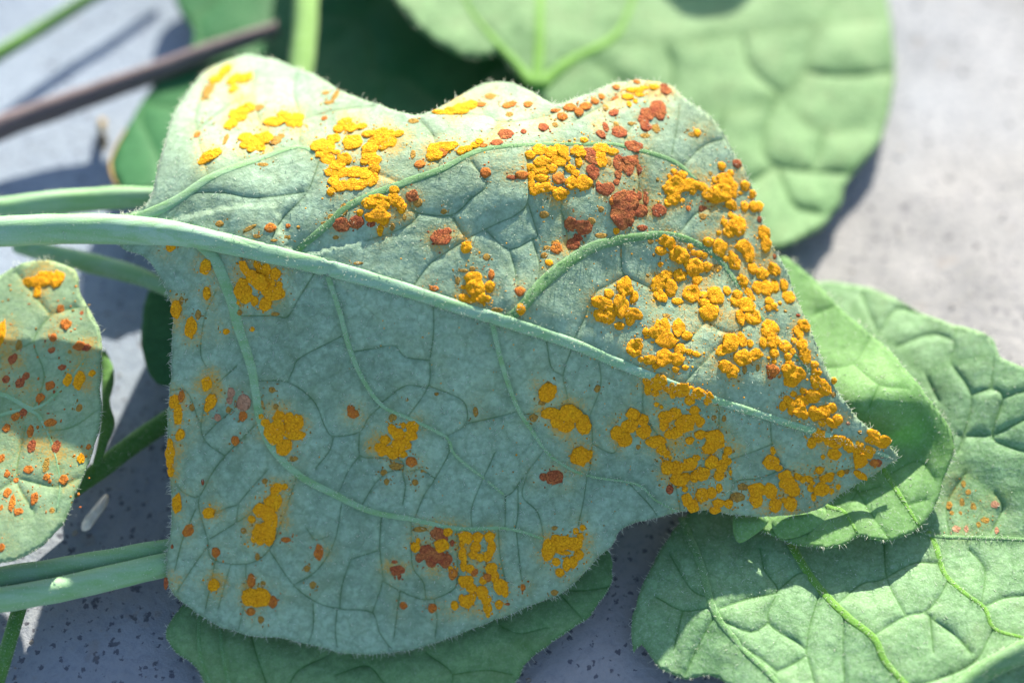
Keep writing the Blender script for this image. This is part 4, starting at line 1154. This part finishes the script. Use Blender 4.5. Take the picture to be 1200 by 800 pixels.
def curl(pts, mat, hair=True):
    """a margin lobe curled up, showing the dark upper face"""
    poly = closed_line(pts, 4)
    c = poly.mean(0)
    rings, n = 7, len(poly)
    V, F = [], []
    h0 = 6.4
    for k in range(rings):
        f = k / (rings - 1)
        q = c + (poly - c) * (1 - f * 0.97)
        V.append(at_height(q[:, 0], q[:, 1], np.full(n, 0.0) + h0 + 0.35 * math.sin(f * 1.5) + 0.02 * (q[:, 1] - 600) * -1.0))
    V = np.vstack(V)
    for k in range(rings - 1):
        for i in range(n):
            j = (i + 1) % n
            F.append((k * n + i, k * n + j, (k + 1) * n + j, (k + 1) * n + i))
    F.append(tuple((rings - 1) * n + i for i in range(n)))
    o = mesh_obj('curled_margin', V, F, mat, side_leaf.root, side_leaf.base)
    attr(o.data, 'vein', np.zeros(len(V))); attr(o.data, 'dust', np.zeros(len(V)))
    md = o.modifiers.new('thickness', 'SOLIDIFY'); md.thickness = 0.00028; md.offset = -1
curl([(904, 612), (915, 603), (940, 598), (962, 596), (968, 603), (965, 613), (950, 622), (930, 630), (912, 629)], M['bright'])
curl([(860, 606), (872, 601), (890, 603), (900, 609), (894, 618), (878, 630), (866, 636), (860, 626)], M['bright'])
#curl([(862, 640), (880, 628), (893, 612), (905, 614), (902, 628), (885, 642), (870, 646)], M['bright'])

BOUT = [(945, 345), (965, 330), (1000, 333), (1040, 345), (1080, 367), (1120, 380), (1160, 395), (1176, 420), (1205, 434), (1250, 470), (1300, 560), (1310, 680), (1260, 800), (1180, 860), (1000, 880), (900, 850),
        (853, 802), (830, 791), (803, 794), (772, 781), (752, 756), (743, 764), (740, 746), (743, 718), (752, 688), (768, 654), (790, 620), (820, 590), (880, 560), (930, 480), (940, 400)]
BV0 = [(1070, 622, 6), (1100, 628, 8), (1150, 630, 8), (1200, 632, 8), (1290, 640, 6)]
BV1 = [(926, 636, 10), (952, 678, 10), (989, 719, 9.5), (1023, 746, 9), (1036, 773, 8.5), (1057, 797, 8), (1090, 830, 6)]
BV2 = [(1088, 622, 5), (1097, 640, 7), (1107, 672, 6.5), (1131, 695, 6), (1154, 712, 5.5), (1165, 736, 5), (1200, 747, 4)]
BV3 = [(798, 606, 8), (820, 658, 9), (837, 716, 9), (867, 756, 8), (908, 797, 7), (940, 840, 5)]
BV4 = [(1000, 360, 5), (1030, 395, 6), (1053, 405, 5), (1084, 438, 5), (1114, 425, 4), (1165, 415, 3)]
BV5 = [(1117, 537, 4), (1131, 554, 4), (1165, 577, 4), (1200, 574, 4), (1260, 560, 3)]
B_MIN = [[(837, 722), (820, 753), (802, 792)], [(844, 712), (880, 700), (911, 692), (896, 668), (891, 645)], [(911, 692), (935, 672), (948, 672)], [(911, 692), (901, 729), (945, 763), (911, 787), (906, 795)], [(945, 763), (949, 733), (962, 690)],
 [(945, 763), (955, 800)], [(982, 706), (1010, 684), (1033, 679), (1070, 660), (1103, 660)], [(1036, 640), (1040, 679), (1060, 719)], [(1026, 742), (1060, 722), (1084, 716), (1100, 700), (1111, 679)], [(1084, 716), (1094, 726), (1120, 745), (1137, 763)],
 [(1090, 722), (1094, 763)], [(1163, 738), (1141, 776), (1094, 797), (1070, 802)], [(989, 722), (988, 760), (990, 800)], [(1156, 709), (1178, 700), (1210, 697)], [(1137, 645), (1154, 668), (1150, 708)], [(1114, 425), (1138, 463), (1131, 503), (1122, 530)],
 [(1138, 463), (1161, 456), (1175, 466), (1163, 510), (1181, 523), (1210, 530)], [(1161, 456), (1165, 420)], [(1163, 510), (1200, 492)], [(1124, 511), (1163, 510)], [(1030, 392), (1050, 362), (1080, 368)], [(1084, 438), (1100, 470)], [(1053, 405), (1090, 392), (1117, 400), (1114, 424)],
 [(1117, 400), (1122, 382)], [(1165, 577), (1175, 594), (1161, 624)], [(1131, 554), (1110, 590), (1112, 626)], [(1010, 345), (1020, 370), (1030, 392)], [(1175, 466), (1210, 455)], [(785, 650), (810, 690), (832, 700)], [(770, 700), (800, 715), (832, 712)], [(800, 715), (790, 760)], [(848, 728), (880, 740), (901, 729)], [(867, 756), (890, 770), (911, 787)]]
low_leaf = Leaf('net_veined_leaf', BOUT, [(965, 332, 5), (1080, 370, 8.5), (1120, 385, 10.5), (1175, 425, 11), (1290, 600, 7), (1110, 490, 7.5), (1180, 530, 7.8), (1040, 420, 6.5), (1100, 628, 4.4), (1200, 632, 4.6), (1000, 620, 3.2), (930, 640, 3.0), (1000, 700, 4.0), (1150, 700, 4.5), (1160, 790, 4),
                 (1000, 800, 3.6), (900, 720, 3.4), (837, 716, 3.8), (760, 700, 2.2), (745, 755, 1.5), (820, 790, 2), (820, 610, 2.2), (900, 560, 2.5), (950, 420, 4)],
                 'broad net veined green leaf lying on the concrete at the lower right', 'leaf', M['lower'], majors=[BV0, BV1, BV2, BV3, BV4, BV5], minors=B_MIN, seed=18, ridge=0.7, bulge=0.24, grid=4.6, wave=0.5,
                 dust=dust_of(RIGHT_SPOTS), groove=0.16)
low_leaf.vein_parts([BV1, BV2], M['vein_green'], rise=0.12)
low_leaf.vein_parts([BV3, [(u, v, w * 0.6) for u, v, w in BV0]], M['side_green'])
place_pustules(low_leaf, RIGHT_SPOTS, 300, hscale=0.6, grow=0.85)
low_leaf.hairs(margin=1.2, on_veins=[(BV0, 2.0), (BV1, 1.2), (BV2, 1.0), (BV3, 1.0)], surf=500, length=6)

# ------------------------------------------------------------------ leaf below the rusty one
DOWN = [(225, 700), (203, 722), (194, 742), (203, 760), (224, 776), (240, 800), (262, 850), (400, 890), (540, 860), (600, 802), (620, 772), (655, 746), (690, 721), (712, 690), (718, 665), (712, 640), (690, 615), (600, 600), (420, 620), (300, 650)]
DWV1 = [(236, 700, 5), (233, 735, 5), (236, 770, 5), (250, 810, 4)]
DWV2 = [(262, 700, 5), (258, 735, 5), (266, 790, 5), (280, 830, 4)]
DWV3 = [(560, 660, 5), (586, 728, 5), (620, 760, 3)]
under_leaf = Leaf('shaded_lower_leaf', DOWN, [(200, 740, 2.6), (300, 700, 2.0), (450, 800, 1.5), (300, 830, 1.4), (560, 860, 1.2), (600, 720, 2.0), (700, 690, 3.0), (690, 630, 2.6), (450, 650, 2), (655, 746, 2.4)],
                  'green leaf showing below the lower edge of the rusty leaf at the bottom', 'leaf', M['pale'], majors=[DWV1, DWV2, DWV3],
                  minors=[[(292, 735), (300, 765), (312, 800)], [(335, 810), (350, 785), (380, 770)], [(395, 790), (430, 780), (450, 800)], [(500, 765), (530, 790), (520, 820)], [(590, 735), (610, 742), (640, 735)], [(530, 790), (570, 785), (600, 790)], [(650, 690), (680, 692), (712, 688)], [(660, 700), (680, 722)]],
                  cell=None, seed=21, ridge=0.5, bulge=0.25, grid=5, wave=0.4)
under_leaf.vein_parts([DWV1, DWV2], M['side_green'], rise=0.08)
under_leaf.hairs(margin=1.4, length=6)

# dark sliver of a leaf at the left edge of the rusty leaf
HOUT = [(182, 332), (170, 352), (165, 385), (168, 415), (178, 440), (195, 452), (240, 450), (270, 400), (250, 340), (210, 325)]
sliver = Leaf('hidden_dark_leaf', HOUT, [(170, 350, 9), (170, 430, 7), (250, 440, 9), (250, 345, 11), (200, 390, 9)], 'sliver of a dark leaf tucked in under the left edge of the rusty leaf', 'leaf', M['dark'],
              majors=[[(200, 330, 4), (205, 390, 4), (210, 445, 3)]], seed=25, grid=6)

# ------------------------------------------------------------------ stems: (u, v, height mm, width px)
def stem(name, pts, mat, label, flat=0.92, groove=0.04, seed=1.0, group=None):
    L = smooth_line(pts, 8.0)
    P = at_height(L[:, 0], L[:, 1], L[:, 2])
    base = at_height(pts[0][0], pts[0][1], 0.0)
    V, F = tube(P, np.array([px_size(p) * w * 0.5 for p, w in zip(P, L[:, 3])]), 16, flat, rough=0.07, groove=groove, seed=seed)
    o = mesh_obj(name, V, F, mat, None, base)
    o.location = base.tolist()
    stem_hairs(o, P, np.array([px_size(p) * w * 0.5 for p, w in zip(P, L[:, 3])]), base, 220, 5.5, int(seed) + 60)
    return tag(o, label, 'stem', group or 'stems lying among the leaves')

stem('stem', [(-60, 96, 7, 17), (0, 62, 6, 17), (50, 32, 5, 16), (115, -8, 5, 15), (200, -60, 5, 14)], M['stem_green'], 'thin green stem crossing the top left corner')
stem('stem', [(-80, 182, 5.0, 30), (0, 150, 5.0, 29), (60, 128, 5.2, 28), (130, 103, 6, 26), (200, 78, 7.5, 24), (260, 55, 8.5, 21), (326, 33, 9, 17)], M['stem_purple'], 'thick purple brown stem at the upper left, lying on the concrete', seed=2)
stem('stem', [(346, 120, 11, 27), (352, 80, 12, 29), (357, 30, 13.5, 29), (360, -30, 15, 28), (365, -120, 17, 26)], M['stem_lime'], 'upright pale lime stem above the upper lobe of the rusty leaf', seed=3)
stem('stem', [(-60, 252, 15, 30), (0, 246, 16, 30), (60, 238, 17, 29), (130, 232, 18, 27), (205, 230, 19, 22)], M['stem_pale'], 'pale green stem lying just above the petiole of the rusty leaf', seed=4)
stem('stem', [(20, 286, 12, 20), (60, 297, 12.5, 22), (110, 309, 13, 24), (160, 322, 13.5, 22), (196, 338, 13.5, 18), (240, 360, 13.5, 16)], M['stem_pale'], 'short pale stem just below the petiole, running in under the leaf', seed=5)
stem('stem', [(-60, 690, 6.2, 30), (0, 678, 6, 30), (60, 668, 5.8, 28), (130, 655, 5.6, 26), (200, 642, 5.4, 24), (300, 625, 5, 22)], M['stem_pale'], 'upper of the two parallel pale stems at the lower left', seed=6)
stem('stem', [(-60, 712, 7, 30), (0, 702, 6.8, 30), (60, 692, 6.6, 30), (130, 676, 6.2, 30), (200, 660, 5.8, 28), (300, 640, 4.6, 22)], M['stem_pale'], 'lower of the two parallel pale stems at the lower left', seed=7)
stem('stem', [(30, 690, 3.2, 16), (22, 715, 2.8, 17), (10, 755, 2.2, 18), (-4, 800, 1.8, 19), (-20, 860, 1.8, 19)], M['stem_green'], 'thin green stem running down the bottom left corner', seed=8)
stem('stem', [(60, 592, 3.5, 18), (110, 555, 3.5, 22), (150, 524, 3.5, 24), (200, 490, 3.5, 24), (260, 455, 3.5, 22)], M['stem_green'], 'dark shaded stem slanting between the small leaf and the rusty leaf', seed=9)
stem('stem', [(1110, 822, 5.0, 22), (1150, 788, 5.4, 25), (1200, 762, 5.8, 27), (1260, 735, 6, 27)], M['side_green'], 'pale green stem cutting the bottom right corner', flat=0.5, groove=0.1, seed=10)

# ------------------------------------------------------------------ bits lying on the concrete
def flake(name, pts, h, mat, label, cat, thick=0.5, seed=0.0, rough=0.8):
    poly = closed_line(pts, 3)
    n = len(poly); c = poly.mean(0)
    V, F = [], []
    for k, (f, dz) in enumerate(((1.0, 0.0), (0.8, thick * 0.7), (0.4, thick), (0.03, thick * 0.9))):
        q = c + (poly - c) * f
        hh = np.array([h + dz + rough * thick * noise.noise(Vector((a[0] * 0.13, a[1] * 0.13, seed))) for a in q])
        V.append(at_height(q[:, 0], q[:, 1], hh))
    V = np.vstack(V)
    for k in range(3):
        for i in range(n):
            j = (i + 1) % n
            F.append((k * n + i, (k + 1) * n + i, (k + 1) * n + j, k * n + j))
    F.append(tuple(3 * n + i for i in range(n)))
    F.append(tuple(range(n))[::-1])
    base = at_height(c[0], c[1], 0.0)
    o = mesh_obj(name, V, F, mat, None, base)
    o.location = base.tolist()
    bm = bmesh.new(); bm.from_mesh(o.data); bmesh.ops.recalc_face_normals(bm, faces=bm.faces); bm.to_mesh(o.data); bm.free()
    return tag(o, label, cat)
flake('dry_flake', [(96, 621), (97, 610), (108, 596), (122, 580), (127, 580), (126, 590), (116, 605), (105, 620)], 0.1, M['chip'], 'small pale flake lying on the concrete left of the rusty leaf', 'flake')
flake('withered_fragment', [(114, 146), (118, 138), (124, 141), (123, 155), (127, 166), (121, 178), (115, 170), (117, 158)], 0.2, M['dry'], 'tiny withered brown fragment on the concrete by the dark leaf', 'fragment', thick=1.6, seed=3)

# ------------------------------------------------------------------ plants just beyond the top of the frame, whose shade falls into it
over = Leaf('overhanging_leaf', [sunward(u, v, 9, 32) for u, v in ((800, 42), (768, 28), (748, 0), (750, -70), (820, -110), (885, -70), (880, -5), (845, 30))], [(*sunward(u, v, 9, 32), h) for u, v, h in ((805, 30, 31), (757, -20, 32), (820, -110, 35), (868, -30, 32))],
            'rounded leaf hanging above the broad pale leaf, out of view beyond the top edge', 'leaf', M['pale'], majors=[[(*sunward(812, -100, 9, 32), 6), (*sunward(808, 20, 9, 32), 4)]], seed=31, grid=10)
over.vein_parts([[(*sunward(816, -108, 9, 32), 9), (*sunward(812, -40, 9, 32), 7), (*sunward(806, 22, 9, 32), 4)]], M['vein_green'])
